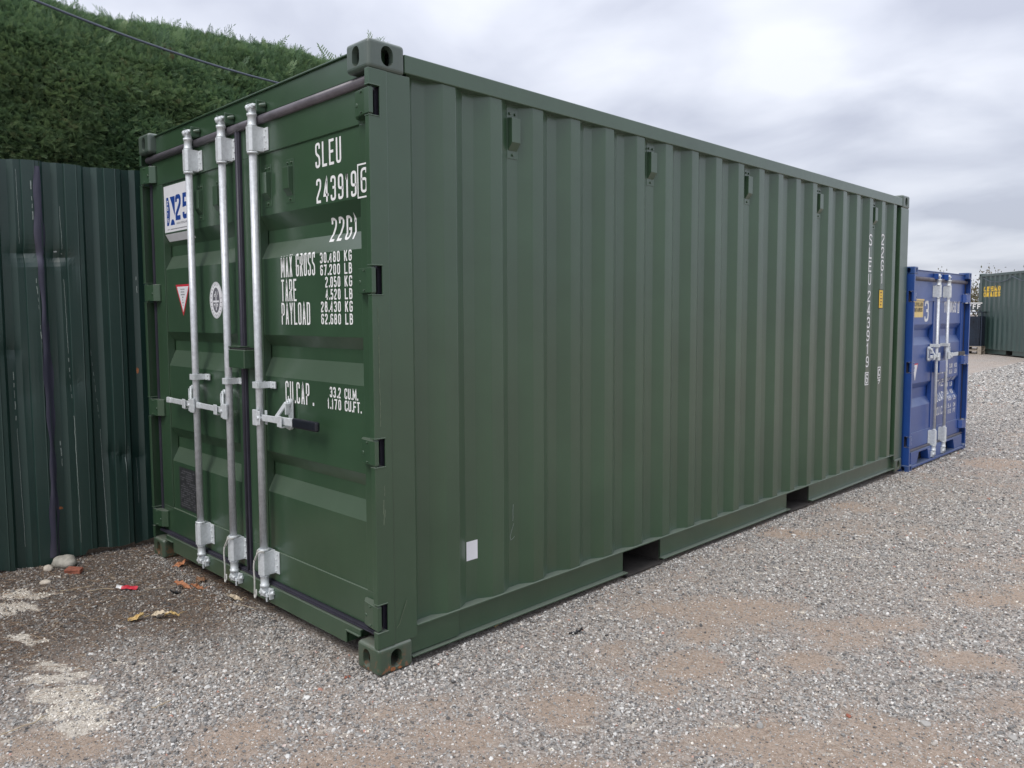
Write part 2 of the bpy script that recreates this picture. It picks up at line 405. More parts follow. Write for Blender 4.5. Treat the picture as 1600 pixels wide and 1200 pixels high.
def build_container(root, W, H, L, paint_m, cast_m, P):
    cs = P.get('cast', 1.0)
    cx_, cy_, cz_ = .162*cs, .178*cs, .118*cs
    for ix, X in enumerate((0, -W)):
        for iy, Y in enumerate((0, L)):
            for iz, Z in enumerate((0, H)):
                sg = (1 if ix == 0 else -1, 1 if iy == 0 else -1, 1 if iz == 0 else -1)
                me = CAST[sg]; me.materials.clear() if False else None
                m2 = me.copy(); m2.materials.clear(); m2.materials.append(P.get('cast_top', cast_m) if iz else cast_m); m2.name = 'corner_casting'
                o = bpy.data.objects.new('corner_casting', m2); COL.objects.link(o); o.parent = root
                if cs != 1.0: m2.transform(Matrix.Scale(cs, 4))
                # bake place in the mesh so the paint's object coordinates run through the whole container
                m2.transform(Matrix.Translation((X, Y, Z)))
    zb, zt = cz_-.001, H-cz_+.001
    HZ = P['hinge_z']; hh = P.get('hinge_h', .10)
    pw = P.get('post_w', .205)
    for side in (1, -1):
        X = (lambda v: v) if side == 1 else (lambda v: -W-v)
        # front post: side plate with hinge cut-outs, front flange between them, inner box
        m = MB()
        pts = [(pw*.42, zb), (pw*.42, zt)]
        edge = []
        z = zt
        for c in sorted(HZ, reverse=True):
            edge += [(.006, z), (.006, c+hh/2+.008), (.052, c+hh/2+.008), (.052, c-hh/2-.008), (.006, c-hh/2-.008)]; z = c-hh/2-.008
        edge += [(.006, zb)]
        # remove doubled first entries
        poly = pts+edge
        cl = []
        for p in poly:
            if not cl or abs(p[0]-cl[-1][0])+abs(p[1]-cl[-1][1]) > 1e-6: cl.append(p)
        m.prism(cl, 0, X(-.004), X(-.010))
        m.box(X(-.0065), X(-.013), pw*.42-.002, pw, zb, zt)
        m.tube([(X(-.0075), pw*.42, zb), (X(-.0075), pw*.42, zt)], .004, 8)
        z = zt
        for c in sorted(HZ, reverse=True):
            m.box(X(-.004), X(-.032), .001, .008, c+hh/2+.008, z); z = c-hh/2-.008
        m.box(X(-.004), X(-.032), .001, .008, zb, z)
        # small folded lips above and below each hinge window
        for c in HZ:
            for q in (c+hh/2+.008, c-hh/2-.012): m.box(X(-.0015), X(-.034), -.001, .054, q, q+.005)
        m.box(X(-.016), X(-.060), .080, pw-.002, zb, zt)
        m.build('corner_post', paint_m, root, .0018)
        # rear post
        m = MB(); m.box(X(-.004), X(-.060), L-pw, L-.003, zb, zt); m.box(X(-.0605), X(-.13), L-.060, L-.006, zb, zt)
        m.build('corner_post', paint_m, root, .004)
        # top side rail
        zr = H-.105*P.get('rail', 1.0)
        m = MB(); m.box(X(-.004), X(-.064), cy_+.001, L-cy_-.001, zr, H-.030)
        m.build('top_side_rail', paint_m, root, .004)
        # bottom side rail, with fork pockets
        pk = P.get('pockets', [])
        zt_ = P.get('sill_z', .168)
        m = MB()
        m.box(X(-.003), X(-.060), pw+.001 if pw > cy_ else cy_+.001, L-cy_-.001, zt_-.007, zt_)
        ys = [cy_+.001]+[q for p in pk for q in p]+[L-cy_-.001]
        for a, b in zip(ys[::2], ys[1::2]):
            m.box(X(-.036), X(-.042), a, b, .036, zt_-.0075)
            m.box(X(-.003), X(-.042), a, b, .029, .0355)
        m.build('bottom_side_rail', paint_m, root, .0015)
        if P.get('reinf', True):
            m = MB(); m.box(X(-.022), X(-.0355), cy_+.004, .455, .040, zt_-.012); m.build('reinforcement_plate', paint_m, root, .002)
    for (a, b) in P.get('pockets', []):
        m = MB(); m.box(-W+.02, -.012, a-.001, b+.001, .006, .012)
        m.box(-W+.04, -.036, a-.008, a-.001, .0125, .158); m.box(-W+.04, -.036, b+.001, b+.008, .0125, .158)
        m.build('fork_pocket', WOODD, root)
    # long sides, rear, roof, floor
    e0 = P.get('e0', .457); dents = P.get('dents', [])
    py0, py1 = pw-.004, L-pw+.004
    z0, z1 = P.get('sill_z', .168)+.0002, H-.100
    def side_x(y, z):
        d = -.013-corr_soft(y, e0)
        d += .0016*noise.noise(Vector((y*1.7, z*1.1, 3.3)))
        for (dy_, dz_, sy_, sz_, am) in dents: d -= am*math.exp(-((y-dy_)/sy_)**2-((z-dz_)/sz_)**2)
        return d
    for side in (1, -1):
        ss = corr_breaks(py0, py1, e0); zs = [z0+(z1-z0)*k/22 for k in range(23)]
        vs_ = []
        for z in zs:
            for s_ in ss:
                x = side_x(s_, z) if side == 1 else -W-side_x(s_, z); vs_.append((x, s_, z))
        n = len(ss); fs_ = []
        for j in range(len(zs)-1):
            for i in range(n-1):
                f = (j*n+i, j*n+i+1, (j+1)*n+i+1, (j+1)*n+i); fs_.append(f if side == 1 else f[::-1])
        m = MB().add(vs_, fs_); o = m.build('side_panel', paint_m, root)
    m = MB()
    ss = corr_breaks(-W+.06, -.06, .1); vs_ = [(s_, L-.012-corr(s_, .1), z) for z in (.16, H-.06) for s_ in ss]; n = len(ss)
    m.add(vs_, [(i, n+i, n+i+1, i+1) for i in range(n-1)])
    m.build('rear_panel', paint_m, root)
    MB().box(-W+cx_, -cx_, L-.06, L-.004, .04, .16).build('rear_rail', paint_m, root); MB().box(-W+cx_, -cx_, L-.06, L-.004, H-.10, H-.02).build('rear_rail', paint_m, root)
    m = MB()
    ss = corr_breaks(.14, L-.06, .15); vs_ = [(x, s_, H-.034-corr(s_, .15, .018)) for x in (-W+.05, -.05) for s_ in ss]; n = len(ss)
    m.add(vs_, [(i, n+i, n+i+1, i+1) for i in range(n-1)]); m.build('roof_panel', paint_m, root)
    m = MB(); m.box(-W+.062, -.062, .15, L-.06, .1595, .1625)
    k = .45
    while k < L-.3:
        if not any(a-.08 < k < b+.08 for a, b in P.get('pockets', [])): m.box(-W+.050, -.050, k, k+.045, .05, .159)
        k += .30
    m.build('floor_frame', DARKIN, root)
    return side_x

# ---- door end -------------------------------------------------------------
def build_doors(root, W, H, paint_m, P):
    cx_ = .162*P.get('cast', 1.0); cy_ = .178*P.get('cast', 1.0)
    yd, yp = .050, .058
    zb0, zt0 = P['door_z']; zs0, zs1 = P['seams']
    # header, its lip and the sill with notches beside the castings
    hz0, hz1 = P['header']
    m = MB(); m.box(-W+.07, -.07, .046, .13, hz0, hz1); m.box(-W+cx_, -cx_, .036, .13, hz1+.0005, hz1+.008)
    m.build('door_header', paint_m, root, .002)
    sz0, sz1 = P['sill']; nw, nz = P['notch']
    x0, x1 = -W+cx_+.001, -cx_-.001
    if P.get('trap'):
        poly = [(x0, sz0)]
        for (a, b) in P['trap']:
            poly += [(a, sz0), (a+.05, sz1-.02), (b-.05, sz1-.02), (b, sz0)]
        poly += [(x1, sz0), (x1, sz1), (x0, sz1)]
        m = MB().prism(poly, 1, .016, .09); m.box(x0, x1, .0, .10, sz0-.022, sz0-.001)
        m.build('door_sill', paint_m, root, .002)
        m = MB(); m.box(x0, x1, .095, .12, sz0, sz1-.01); m.build('sill_backing', DARKIN, root)
    else:
        poly = [(x0, nz), (x0+nw, nz), (x0+nw+.0, sz0), (x1-nw, sz0), (x1-nw, nz), (x1, nz), (x1, sz1), (x0, sz1)]
        m = MB().prism(poly, 1, .020, .027)
        m.box(x0, x1, .0275, .14, sz1-.007, sz1)
        m.box(x0+nw, x1-nw, .0275, .034, sz0, sz1-.0075)
        m.box(x0+nw-.0, x0+nw+.006, .0275, .14, sz0, sz1-.008); m.box(x1-nw-.006, x1-nw, .0275, .14, sz0, sz1-.008)
        m.box(x0, x0+nw-.001, .012, .0275, nz+.0005, nz+.006); m.box(x1-nw+.001, x1, .012, .0275, nz+.0005, nz+.006)
        m.build('door_sill', paint_m, root, .0015)
    rec = P['recesses']; RD = .040
    def prof():
        pts = [(zs0, yp)]
        for (a, b, c, d) in sorted(rec, key=lambda r: r[3]):
            pts += [(d, yp), (c, yp+RD), (b, yp+RD), (a, yp)]
        return pts+[(zs1, yp)]
    PR = prof()
    def py(z):
        for (za_, ya), (zb_, yb) in zip(PR, PR[1:]):
            if za_ <= z <= zb_: return ya+(yb-ya)*(z-za_)/max(1e-6, zb_-za_)
        return yd
    leaves = []
    for (a, b, sl, sr) in P['leaves']:     # outer x0,x1 then inner stile edges
        d = MB()
        d.box(a, b, yd, yd+.045, zs1, zt0); d.box(a, b, yd, yd+.045, zb0, zs0)
        d.box(a, sl, yd, yd+.045, zs0, zs1); d.box(sr, b, yd, yd+.045, zs0, zs1)
        door = d.build('door', paint_m, root, .0025)
        fine = []
        for (za_, ya), (zb_, yb) in zip(PR, PR[1:]):
            for k in range(4): fine.append((za_+(zb_-za_)*k/4, ya+(yb-ya)*k/4))
        fine.append(PR[-1]); xs = [sl+(sr-sl)*k/8 for k in range(9)]
        vs_ = []
        for z, y in fine:
            for x in xs: vs_.append((x, y+.0012*noise.noise(Vector((x*2.1, z*2.3, 9.1))), z))
        n = 9; fs_ = [(j*n+i, j*n+i+1, (j+1)*n+i+1, (j+1)*n+i) for j in range(len(fine)-1) for i in range(n-1)]
        MB().add(vs_, fs_).build('door_panel', paint_m, door)
        leaves.append(door)
    # gaskets
    gw = P.get('gasket_r', .021)
    g = MB(); g.tube([(-W+.036, .046, zt0+gw*.85), (-.036, .046, zt0+gw*.85)], gw, 14); g.tube([(-W+.036, .040, zt0+gw*.2), (-.036, .040, zt0+gw*.2)], .007, 8)
    g.build('door_gasket', RUBBER, root)
    gz = sz1+.0005
    g = MB(); g.box(-W+.04, -.034, .034, .10, gz, zb0-.002); g.box(-W+.04, -.034, .028, .0335, gz+.004, gz+.010); g.build('door_gasket', RUBBER if P.get('palegask') else RUBBERD, root, .002)
    g = MB(); g.box(P['gap'][0], P['gap'][1], .040, .09, zb0-.02, zt0+.012); g.tube([(sum(P['gap'])/2, .040, zb0-.02), (sum(P['gap'])/2, .040, zt0+.02)], .008, 8)
    g.build('door_gasket', RUBBERD, root)
    for (a, b) in ((P['leaves'][0][0]-.030, P['leaves'][0][0]-.001), (P['leaves'][-1][1]+.001, P['leaves'][-1][1]+.03)):
        g = MB(); g.box(a, b, .046, .10, zb0, zt0); g.build('door_gasket', RUBBERD, root)
    # behind the doors: nothing may shine through
    # hinges
    hh = P.get('hinge_h', .10)
    for ld, X in ((leaves[0], lambda v: -W-v), (leaves[-1], lambda v: v)):
        for c in P['hinge_z']:
            m = MB()
            q = [(X(-.150), .0495), (X(-.150), .040), (X(-.118), .014), (X(-.040), .003), (X(-.006), .003), (X(-.006), .0215), (X(-.045), .0495)]
            m.prism(q if X(-1) == -1 else q[::-1], 2, c-hh/2, c+hh/2)
            for s_ in (1, -1):
                m.hexa([(X(-.146), .036, c+s_*.040-.003), (X(-.060), .0, c+s_*.040-.003), (X(-.060), .010, c+s_*.040-.003), (X(-.146), .046, c+s_*.040-.003),
                        (X(-.146), .036, c+s_*.040+.003), (X(-.060), .0, c+s_*.040+.003), (X(-.060), .010, c+s_*.040+.003), (X(-.146), .046, c+s_*.040+.003)])
            m.tube([(X(-.105), .018, c-.006), (X(-.105), .009, c-.006)], .008, 8)
            m.tube([(X(-.020), .016, c-hh/2-.006), (X(-.020), .016, c+hh/2+.006)], .009, 10)
            bm_ = m.build('hinge', paint_m, ld, .0015)
    # locking gear
    gs = P.get('gs', 1.0)
    for (li, rx, fl, hd, hl, grip) in P['rods']:
        d = leaves[li]
        zA, zB = P['rod_z']
        m = MB(); m.tube([(rx, 0.002, zA), (rx, 0.002, zB)], .0185*P.get('rs', 1), 18); m.build('locking_bar', GALVR, d)
        for top in (1, 0):
            z_0, z_1 = P['guide_t'] if top else P['guide_b']
            m = MB(); s_ = .026*gs; fw = .046*P.get('fs', gs)
            m.prism([(rx-s_, .0495), (rx-s_, -.012), (rx-s_*.55, -.024), (rx+s_*.55, -.024), (rx+s_, -.012), (rx+s_, .0495)], 2, z_0, z_1)
            fx0, fx1 = (rx+s_+.0003, rx+s_+fw) if fl > 0 else (rx-s_-fw, rx-s_-.0003)
            m.box(fx0, fx1, .043, .0495, z_0+.004, z_1-.004)
            for k in range(4):
                zz = z_0+(z_1-z_0)*(.14+.24*k); m.tube([((fx0+fx1)/2+(.006 if k % 2 else -.006), .043, zz), ((fx0+fx1)/2+(.006 if k % 2 else -.006), .038, zz)], .0055, 8)
            m.build('bar_guide', GALV, d, .003)
            m = MB(); e_ = z_0 if top else z_1; f = z_1 if top else z_0
            sg = 1 if top else -1
            m.tube([(rx, .002, e_-sg*.012), (rx, .002, e_-sg*.001)], .027*gs, 16); m.build('bar_collar', GALV, d); m = MB()
            m.lathe(rx, .002, [(.024, f+sg*.001), (.024, f+sg*.008), (.0205, f+sg*.012), (.0205, f+sg*.048), (.024, f+sg*.050), (.024, f+sg*.062)])
            m.build('bar_end', GALV, d)
            c0 = f+sg*.063; tip = P['cam_t'] if top else P['cam_b']
            m = MB()
            m.box(rx-.014, rx+.014, -.010, .020, c0, c0+sg*.030)
            m.tube([(rx-.026, -.006, c0+sg*.020), (rx+.020, -.006, c0+sg*.030)], .0105, 10)
            m.tube([(rx-.028, .012, c0+sg*.030), (rx-.024, -.016, c0+sg*.034)], .010, 8)
            m.hexa([(rx-.03, -.012, min(c0+sg*.030, tip)), (rx+.032, -.004, min(c0+sg*.030, tip)), (rx+.032, .018, min(c0+sg*.030, tip)), (rx-.03, .014, min(c0+sg*.030, tip)),
                    (rx-.024, -.012, max(c0+sg*.030, tip)), (rx+.024, -.006, max(c0+sg*.030, tip)), (rx+.024, .016, max(c0+sg*.030, tip)), (rx-.024, .014, max(c0+sg*.030, tip))])
            m.build('bar_cam', GALV, d, .004)
            m = MB(); yk = .0458 if top else (.0198 if not P.get('trap') else .0158)
            zc_ = (c0+sg*.028)
            m.box(rx-.042, rx-.034, -.004, yk, zc_-.030, zc_+.030); m.box(rx+.050, rx+.058, -.004, yk, zc_-.026, zc_+.026)
            m.box(rx-.0335, rx+.0495, yk-.010, yk, zc_-.024, zc_+.024)
            m.tube([(rx+.040, .0, zc_), (rx+.068, yk-.004, zc_+.008)], .011, 8)
            if not top: m.tube([(rx+.012, .004, tip+.004), (rx+.014, .004, tip-.026)], .006, 8)
            m.build('cam_keeper', GALV if not top else paint_m, root, .003)
        # mid bracket
        zm = P['mid_z']; m = MB()
        m.box(rx-.026, rx+.026, -.0225, -.0165, zm-.016, zm+.016); m.box(rx-.028, rx-.0205, -.0165, .0495, zm-.016, zm+.016); m.box(rx+.0205, rx+.028, -.0165, .0495, zm-.016, zm+.016)
        a, b = (rx+.0285, rx+.0285+.053*gs) if fl > 0 else (rx-.0285-.053*gs, rx-.0285)
        m.box(a, b, .042, .0495, zm-.017, zm+.017)
        for k in (-1, 1): m.tube([(a+(b-a)*.65, .042, zm+k*.009), (a+(b-a)*.65, .037, zm+k*.009)], .0045, 8)
        m.build('bar_bracket', GALV, d, .002)
        # handle
        zh = P['hand_z']; s_ = hd
        m = MB()
        m.box(rx-.0235, rx+.0235, -.0285, -.0170, zh-.040, zh+.038)
        m.box(rx+s_*.0240, rx+s_*.046, -.0270, -.020, zh-.036, zh+.034); m.box(rx+s_*.0240, rx+s_*.046, .012, .018, zh-.036, zh+.034)
        m.tube([(rx+s_*.035, -.034, zh), (rx+s_*.035, .022, zh)], .0085, 10)
        m.build('handle_hub', GALV, d, .004)
        m = MB(); xm = rx+s_*.19
        def bar(xa, xb, ya, yb, za_, zb_, h):
            p = [(xa, ya, za_-h), (xb, yb, zb_-h), (xb, yb+.009, zb_-h), (xa, ya+.009, za_-h), (xa, ya, za_+h), (xb, yb, zb_+h), (xb, yb+.009, zb_+h), (xa, ya+.009, za_+h)]
            m.hexa(p)
        y1_ = -.004
        bar(rx+s_*.026, xm, -.012, y1_, zh, zh, .016)
        xe = rx+s_*hl
        xg = rx+s_*(hl-.215 if grip else hl-.06)
        bar(xm+s_*.0005, xg, y1_, y1_-.002, zh, zh+.002, .019 if grip else .015)
        ho = m.build('handle', GALV, d, .003)
        m = MB()
        if grip: m.box(min(xg, xe), max(xg, xe), y1_-.010, y1_+.013, zh-.021, zh+.025); m.build('handle_grip', GRIP, d, .009)
        else: m.box(min(xg, xe), max(xg, xe), y1_-.008, y1_+.010, zh-.015, zh+.019); m.build('handle_grip', GALV, d, .006)
        # keeper with its pivot pads and drop catch
        xk = rx+s_*P.get('keep_dx', .225) if grip else rx+s_*P.get('keep_dx2', .130); m = MB()
        for zz, r_ in ((zh+.085, .019), (zh-.030, .016)):
            m.tube([(xk, .0495, zz), (xk, .030, zz)], r_, 14); m.tube([(xk, .030, zz), (xk, .020, zz)], r_*.6, 12)
        m.box(xk-.019, xk+.019, .040, .0495, zh-.03, zh+.085)
        m.build('handle_keeper', GALV, d, .003)
        m = MB()
        m.hexa([(xk-s_*.070, -.008, zh+.014), (xk-s_*.045, -.008, zh+.008), (xk-s_*.045, .002, zh+.008), (xk-s_*.070, .002, zh+.014),
                (xk-s_*.014, .018, zh+.090), (xk+s_*.010, .018, zh+.080), (xk+s_*.010, .028, zh+.080), (xk-s_*.014, .028, zh+.090)])
        m.box(xk-.020, xk+.020, y1_-.016, y1_-.010, zh-.028, zh+.026)
        m.box(xk-.012, xk+.012, y1_-.010, .030, zh-.032, zh-.024)
        m.box(xk+.012, xk+.018, .005, .030, zh+.030, zh+.085)
        m.build('handle_catch', GALV, d, .003)
    return leaves, py

# ================================================================== THE GROUND
PATCH = [(.617,1.685,.42,.22),(1.66,1.87,.26,.14),(.86,1.0,.18,.12),(1.69,1.09,.30,.13),(.72,.33,.16,.12),(1.05,1.76,.24,.13),(1.30,2.06,.26,.13),(1.54,2.76,.28,.14),(1.8,3.1,.4,.18),
 (.545,-.09,.30,.16),(1.38,.67,.30,.14),(.30,-.07,.16,.12),(.91,.73,.14,.10),(1.20,1.70,.22,.12),(.42,-.38,.35,.16),(1.9,1.0,.35,.16),(.23,4.29,.35,.20),(.20,3.26,.20,.14),(.55,7.19,.6,.3),(.70,1.31,.12,.12),(1.17,1.39,.16,.10),(1.92,1.57,.22,.12),
 (.0,-.62,.22,.16),(-.42,-1.1,.3,.14),(.95,-.1,.35,.2),(1.4,.2,.3,.2),(1.0,9.5,1.0,.7),(2.2,5.0,.7,.5)]
SAND = [(-1.14,-.90,.11,.055),(-.98,-.925,.12,.060),(-.80,-.945,.14,.068),(-.65,-.955,.14,.066),(-.50,-.965,.12,.050),(-2.215,-.80,.17,.09),(-2.02,-.88,.16,.07),(-1.52,-.92,.10,.05)]
def ell(x, y, L_):
    r = np.zeros_like(x)
    for (cx, cy, a, b) in L_:
        dx_ = (x-cx); dy_ = (y-cy); u = (dx_*.707+dy_*.707)/a; w = (-dx_*.707+dy_*.707)/b
        r = np.maximum(r, np.exp(-(u*u+w*w)**1.5))
    return r
def sm(a, b, t):
    t = np.clip((t-a)/(b-a), 0, 1); return t*t*(3-2*t)
def vnoise(x, y, s, seed):
    x = np.asarray(x)*s+seed*17.3; y = np.asarray(y)*s+seed*5.1; xi = np.floor(x).astype(np.int64); yi = np.floor(y).astype(np.int64); fx = x-xi; fy = y-yi
    fx = fx*fx*(3-2*fx); fy = fy*fy*(3-2*fy)
    def h(a, b):
        n = (a*374761393+b*668265263+seed*1442695) & 0xffffffff; n = ((n ^ (n >> 13))*1274126177) & 0xffffffff; return ((n ^ (n >> 16)) & 0xffff)/65535.
    return (h(xi, yi)*(1-fx)+h(xi+1, yi)*fx)*(1-fy)+(h(xi, yi+1)*(1-fx)+h(xi+1, yi+1)*fx)*fy
def fbm(x, y, s, seed, o=4):
    r = 0; a = 1; t = 0
    for k in range(o): r = r+a*vnoise(x, y, s*2**k, seed+k); t += a; a *= .55
    return r/t
def sandm(x, y):
    e_ = ell(x+.16*(fbm(x, y, 7, 51)-.5), y+.16*(fbm(x, y, 7, 52)-.5), SAND)
    return np.clip(e_*1.1+(fbm(x, y, 26, 53, 4)-.5)*1.9, 0, 1)
def soilm(x, y):   # brown soil in the corner by the fence
    d = sm(-.62, -1.45, x + .25*(fbm(x, y, 2.2, 5)-.5)*2 + .35*np.clip(y+.3, -1, 1)*0)
    return d*sm(-1.6, -.9, y)*sm(.9, .0, y)
def gz(x, y):
    x = np.asarray(x, float); y = np.asarray(y, float)
    fd = sm(15, 6, np.hypot(x-2.6, y+1.8)); z = .012*(fbm(x, y, .9, 11, 3)-.5)*2*fd-.006 + .006*(fbm(x, y, 5, 14, 2)-.5)*fd
    z = z-.028*sm(3.5, 6.2, y)*sm(-4, -1, x) + .17*sm(9, 26, y+.15*x)
    z = z + .035*sm(-2.15, -2.75, x)*sm(.6, -.2, y)*(.4+fbm(x, y, 3, 3, 2))
    r = np.hypot(x, y); z = z+.05*sm(60, 300, r)
    return z
def bare_m(x, y):
    e_ = ell(x+.10*(fbm(x, y, 4, 21)-.5), y+.10*(fbm(x, y, 4, 22)-.5), PATCH)
    n = fbm(x, y, 1.1, 31, 5); n2 = fbm(x, y, 6, 33, 5)
    near = sm(3.2, 1.2, np.hypot(x-2.6, y+1.8))*.25
    b = np.clip(e_*.85+near*1.0+.42*sm(.52, .74, n)+(n2-.5)*1.5, 0, 1)*sm(40, 12, np.hypot(x, y))
    edge = sm(.35, .05, x)*sm(-.2, .2, x+.15)*0
    return b
def make_axis(lo, hi, dlo, dhi, step, grow=1.03):
    a = list(np.arange(dlo, dhi+1e-6, step)); s_ = step; v = dhi
    while v < hi: s_ *= grow if s_ < .6 else 1.14; v += s_; a.append(min(v, hi))
    s_ = step; v = dlo
    while v > lo: s_ *= grow if s_ < .6 else 1.14; v -= s_; a.insert(0, max(v, lo))
    return np.array(a)
ax_ = make_axis(-420, 420, -3.2, 3.6, .035); ay_ = make_axis(-420, 700, -1.9, 7.0, .035)
XX, YY = np.meshgrid(ax_, ay_); ZZ = gz(XX, YY)
nx, ny = len(ax_), len(ay_)
me = bpy.data.meshes.new('ground'); idx = np.arange(nx*ny).reshape(ny, nx)
faces = np.stack([idx[:-1, :-1], idx[:-1, 1:], idx[1:, 1:], idx[1:, :-1]], -1).reshape(-1, 4)
me.vertices.add(nx*ny); me.vertices.foreach_set('co', np.stack([XX, YY, ZZ], -1).ravel())
me.loops.add(faces.size); me.loops.foreach_set('vertex_index', faces.ravel())
me.polygons.add(len(faces)); me.polygons.foreach_set('loop_start', np.arange(0, faces.size, 4)); me.polygons.foreach_set('loop_total', np.full(len(faces), 4))
me.polygons.foreach_set('use_smooth', np.ones(len(faces), bool)); me.update()
for nm, arr in (('bare', bare_m(XX, YY)), ('soil', soilm(XX, YY)), ('sand', sandm(XX, YY))):
    at = me.attributes.new(nm, 'FLOAT', 'POINT'); at.data.foreach_set('value', arr.ravel().astype(np.float32))
ground = bpy.data.objects.new('ground', me); COL.objects.link(ground)
tag(ground, 'grey and pinkish beige gravel yard surface', kind='structure')
m, t, b = mat_new('yard_ground')
def attr(t, n, ty='GEOMETRY'):
    a = N(t, 'ShaderNodeAttribute'); a.attribute_name = n; a.attribute_type = ty; return a.outputs['Fac']
vor = N(t, 'ShaderNodeTexVoronoi'); vor.inputs['Scale'].default_value = 95; tc = N(t, 'ShaderNodeTexCoord'); t.links.new(tc.outputs['Object'], vor.inputs['Vector'])
bw = N(t, 'ShaderNodeSeparateXYZ'); t.links.new(vor.outputs['Color'], bw.inputs[0])
stone = ramp(t, bw.outputs[0], [(0, (.13, .125, .12)), (.35, (.27, .262, .25)), (.7, (.42, .41, .39)), (1, (.62, .60, .57))])
nf = noise_node(t, 60, 6, .75); nl = noise_node(t, .8, 5, .6)
dust = ramp(t, nf.outputs[0], [(.32, (.27, .205, .155)), (.5, (.45, .34, .258)), (.7, (.57, .465, .380))])
soilc = ramp(t, nf.outputs[0], [(.3, (.060, .042, .032)), (.55, (.13, .095, .070)), (.75, (.24, .18, .135))])
sandc = ramp(t, nf.outputs[0], [(.34, (.30, .25, .20)), (.5, (.62, .56, .48)), (.7, (.80, .75, .66))])
nmix = ramp(t, nl.outputs[0], [(.40, .0), (.70, .35)])
c0 = mixc(t, nmix.outputs[0], stone.outputs[0], dust.outputs[0])
br_ = ramp(t, attr(t, 'bare'), [(.1, .30), (.9, .85)])
c1 = mixc(t, br_.outputs[0], c0, dust.outputs[0])
sl2 = ramp(t, attr(t, 'soil'), [(0, 0), (1, .82)]); c2 = mixc(t, sl2.outputs[0], c1, soilc.outputs[0])
sr_ = ramp(t, attr(t, 'sand'), [(.35, 0), (.6, 1)])
c3 = mixc(t, sr_.outputs[0], c2, sandc.outputs[0])
t.links.new(c3, b.inputs['Base Color']); b.inputs['Roughness'].default_value = .95; b.inputs['Specular IOR Level'].default_value = .2
inv = N(t, 'ShaderNodeMath', operation='SUBTRACT'); inv.inputs[0].default_value = 1; t.links.new(vor.outputs['Distance'], inv.inputs[1])
p_ = bump(t, b, inv.outputs[0], .5, .006); bump(t, b, nf.outputs[0], .9, .014, p_)
me.materials.append(m)

# ------------------------------------------------------------------ scattering helper (geometry nodes, real instances)
def gn_scatter(name, P, Rv, S, IDX, TINT, protos):
    coll = bpy.data.collections.new(name+'_shapes')
    for i, pm in enumerate(protos):
        o = bpy.data.objects.new('%s_shape_%02d' % (name, i), pm); coll.objects.link(o)
    me = bpy.data.meshes.new(name); me.vertices.add(len(P)); me.vertices.foreach_set('co', np.asarray(P, np.float32).ravel())
    for nm, ty, arr, key in (('rot', 'FLOAT_VECTOR', Rv, 'vector'), ('scl', 'FLOAT_VECTOR', S, 'vector'), ('idx', 'INT', IDX, 'value'), ('tint', 'FLOAT', TINT, 'value')):
        a = me.attributes.new(nm, ty, 'POINT'); a.data.foreach_set(key, np.asarray(arr, np.int32 if ty == 'INT' else np.float32).ravel())
    me.update()
    ng = bpy.data.node_groups.new(name+'_nodes', 'GeometryNodeTree')
    ng.interface.new_socket('Geometry', in_out='INPUT', socket_type='NodeSocketGeometry'); ng.interface.new_socket('Geometry', in_out='OUTPUT', socket_type='NodeSocketGeometry')
    gi = ng.nodes.new('NodeGroupInput'); go = ng.nodes.new('NodeGroupOutput'); ip = ng.nodes.new('GeometryNodeInstanceOnPoints')
    ci = ng.nodes.new('GeometryNodeCollectionInfo'); ci.inputs['Collection'].default_value = coll; ci.inputs['Separate Children'].default_value = True; ci.inputs['Reset Children'].default_value = True
    def na(nm, ty):
        n = ng.nodes.new('GeometryNodeInputNamedAttribute'); n.data_type = ty; n.inputs[0].default_value = nm; return n.outputs[0]
    er = ng.nodes.new('FunctionNodeEulerToRotation')
    ng.links.new(na('rot', 'FLOAT_VECTOR'), er.inputs[0]); ng.links.new(er.outputs[0], ip.inputs['Rotation'])
    ng.links.new(na('scl', 'FLOAT_VECTOR'), ip.inputs['Scale']); ng.links.new(na('idx', 'INT'), ip.inputs['Instance Index']); ip.inputs['Pick Instance'].default_value = True
    ng.links.new(gi.outputs[0], ip.inputs['Points']); ng.links.new(ci.outputs[0], ip.inputs['Instance']); ng.links.new(ip.outputs[0], go.inputs[0])
    o = bpy.data.objects.new(name, me); COL.objects.link(o)
    md = o.modifiers.new('scatter', 'NODES'); md.node_group = ng
    return o

# gravel stones
def stone_mesh(seed, mat, sub=1, flat=.62):
    bm = bmesh.new(); bmesh.ops.create_icosphere(bm, subdivisions=sub, radius=.5); r = random.Random(seed)
    ax3 = [Vector((r.uniform(-1, 1), r.uniform(-1, 1), r.uniform(-1, 1))).normalized() for _ in range(6)]; cut = [r.uniform(.26, .42) for _ in ax3]
    for v in bm.verts:
        v.co *= r.uniform(.85, 1.15)
        for a, c in zip(ax3, cut):
            d = v.co.dot(a)
            if d > c: v.co -= a*(d-c)
        v.co.z *= flat; v.co.x *= 1.1
    me = bpy.data.meshes.new('stone'); bm.to_mesh(me); bm.free(); me.materials.append(mat); return me
m, t, b = mat_new('gravel_stone')
oi = N(t, 'ShaderNodeObjectInfo')
gs = ramp(t, oi.outputs['Random'], [(0, (.10, .098, .095)), (.15, (.20, .195, .188)), (.38, (.330, .318, .298)), (.64, (.455, .438, .408)), (.80, (.39, .335, .285)), (.88, (.58, .57, .54)), (.985, (.74, .72, .68)), (.997, (.45, .24, .18))])
ss_ = ramp(t, oi.outputs['Random'], [(0, (.050, .042, .038)), (.4, (.11, .095, .082)), (.75, (.20, .18, .16)), (1, (.44, .40, .35))])
sd = ramp(t, oi.outputs['Random'], [(0, (.50, .44, .36)), (.5, (.70, .65, .56)), (1, (.84, .80, .72))])
ti = attr(t, 'tint', 'INSTANCER')
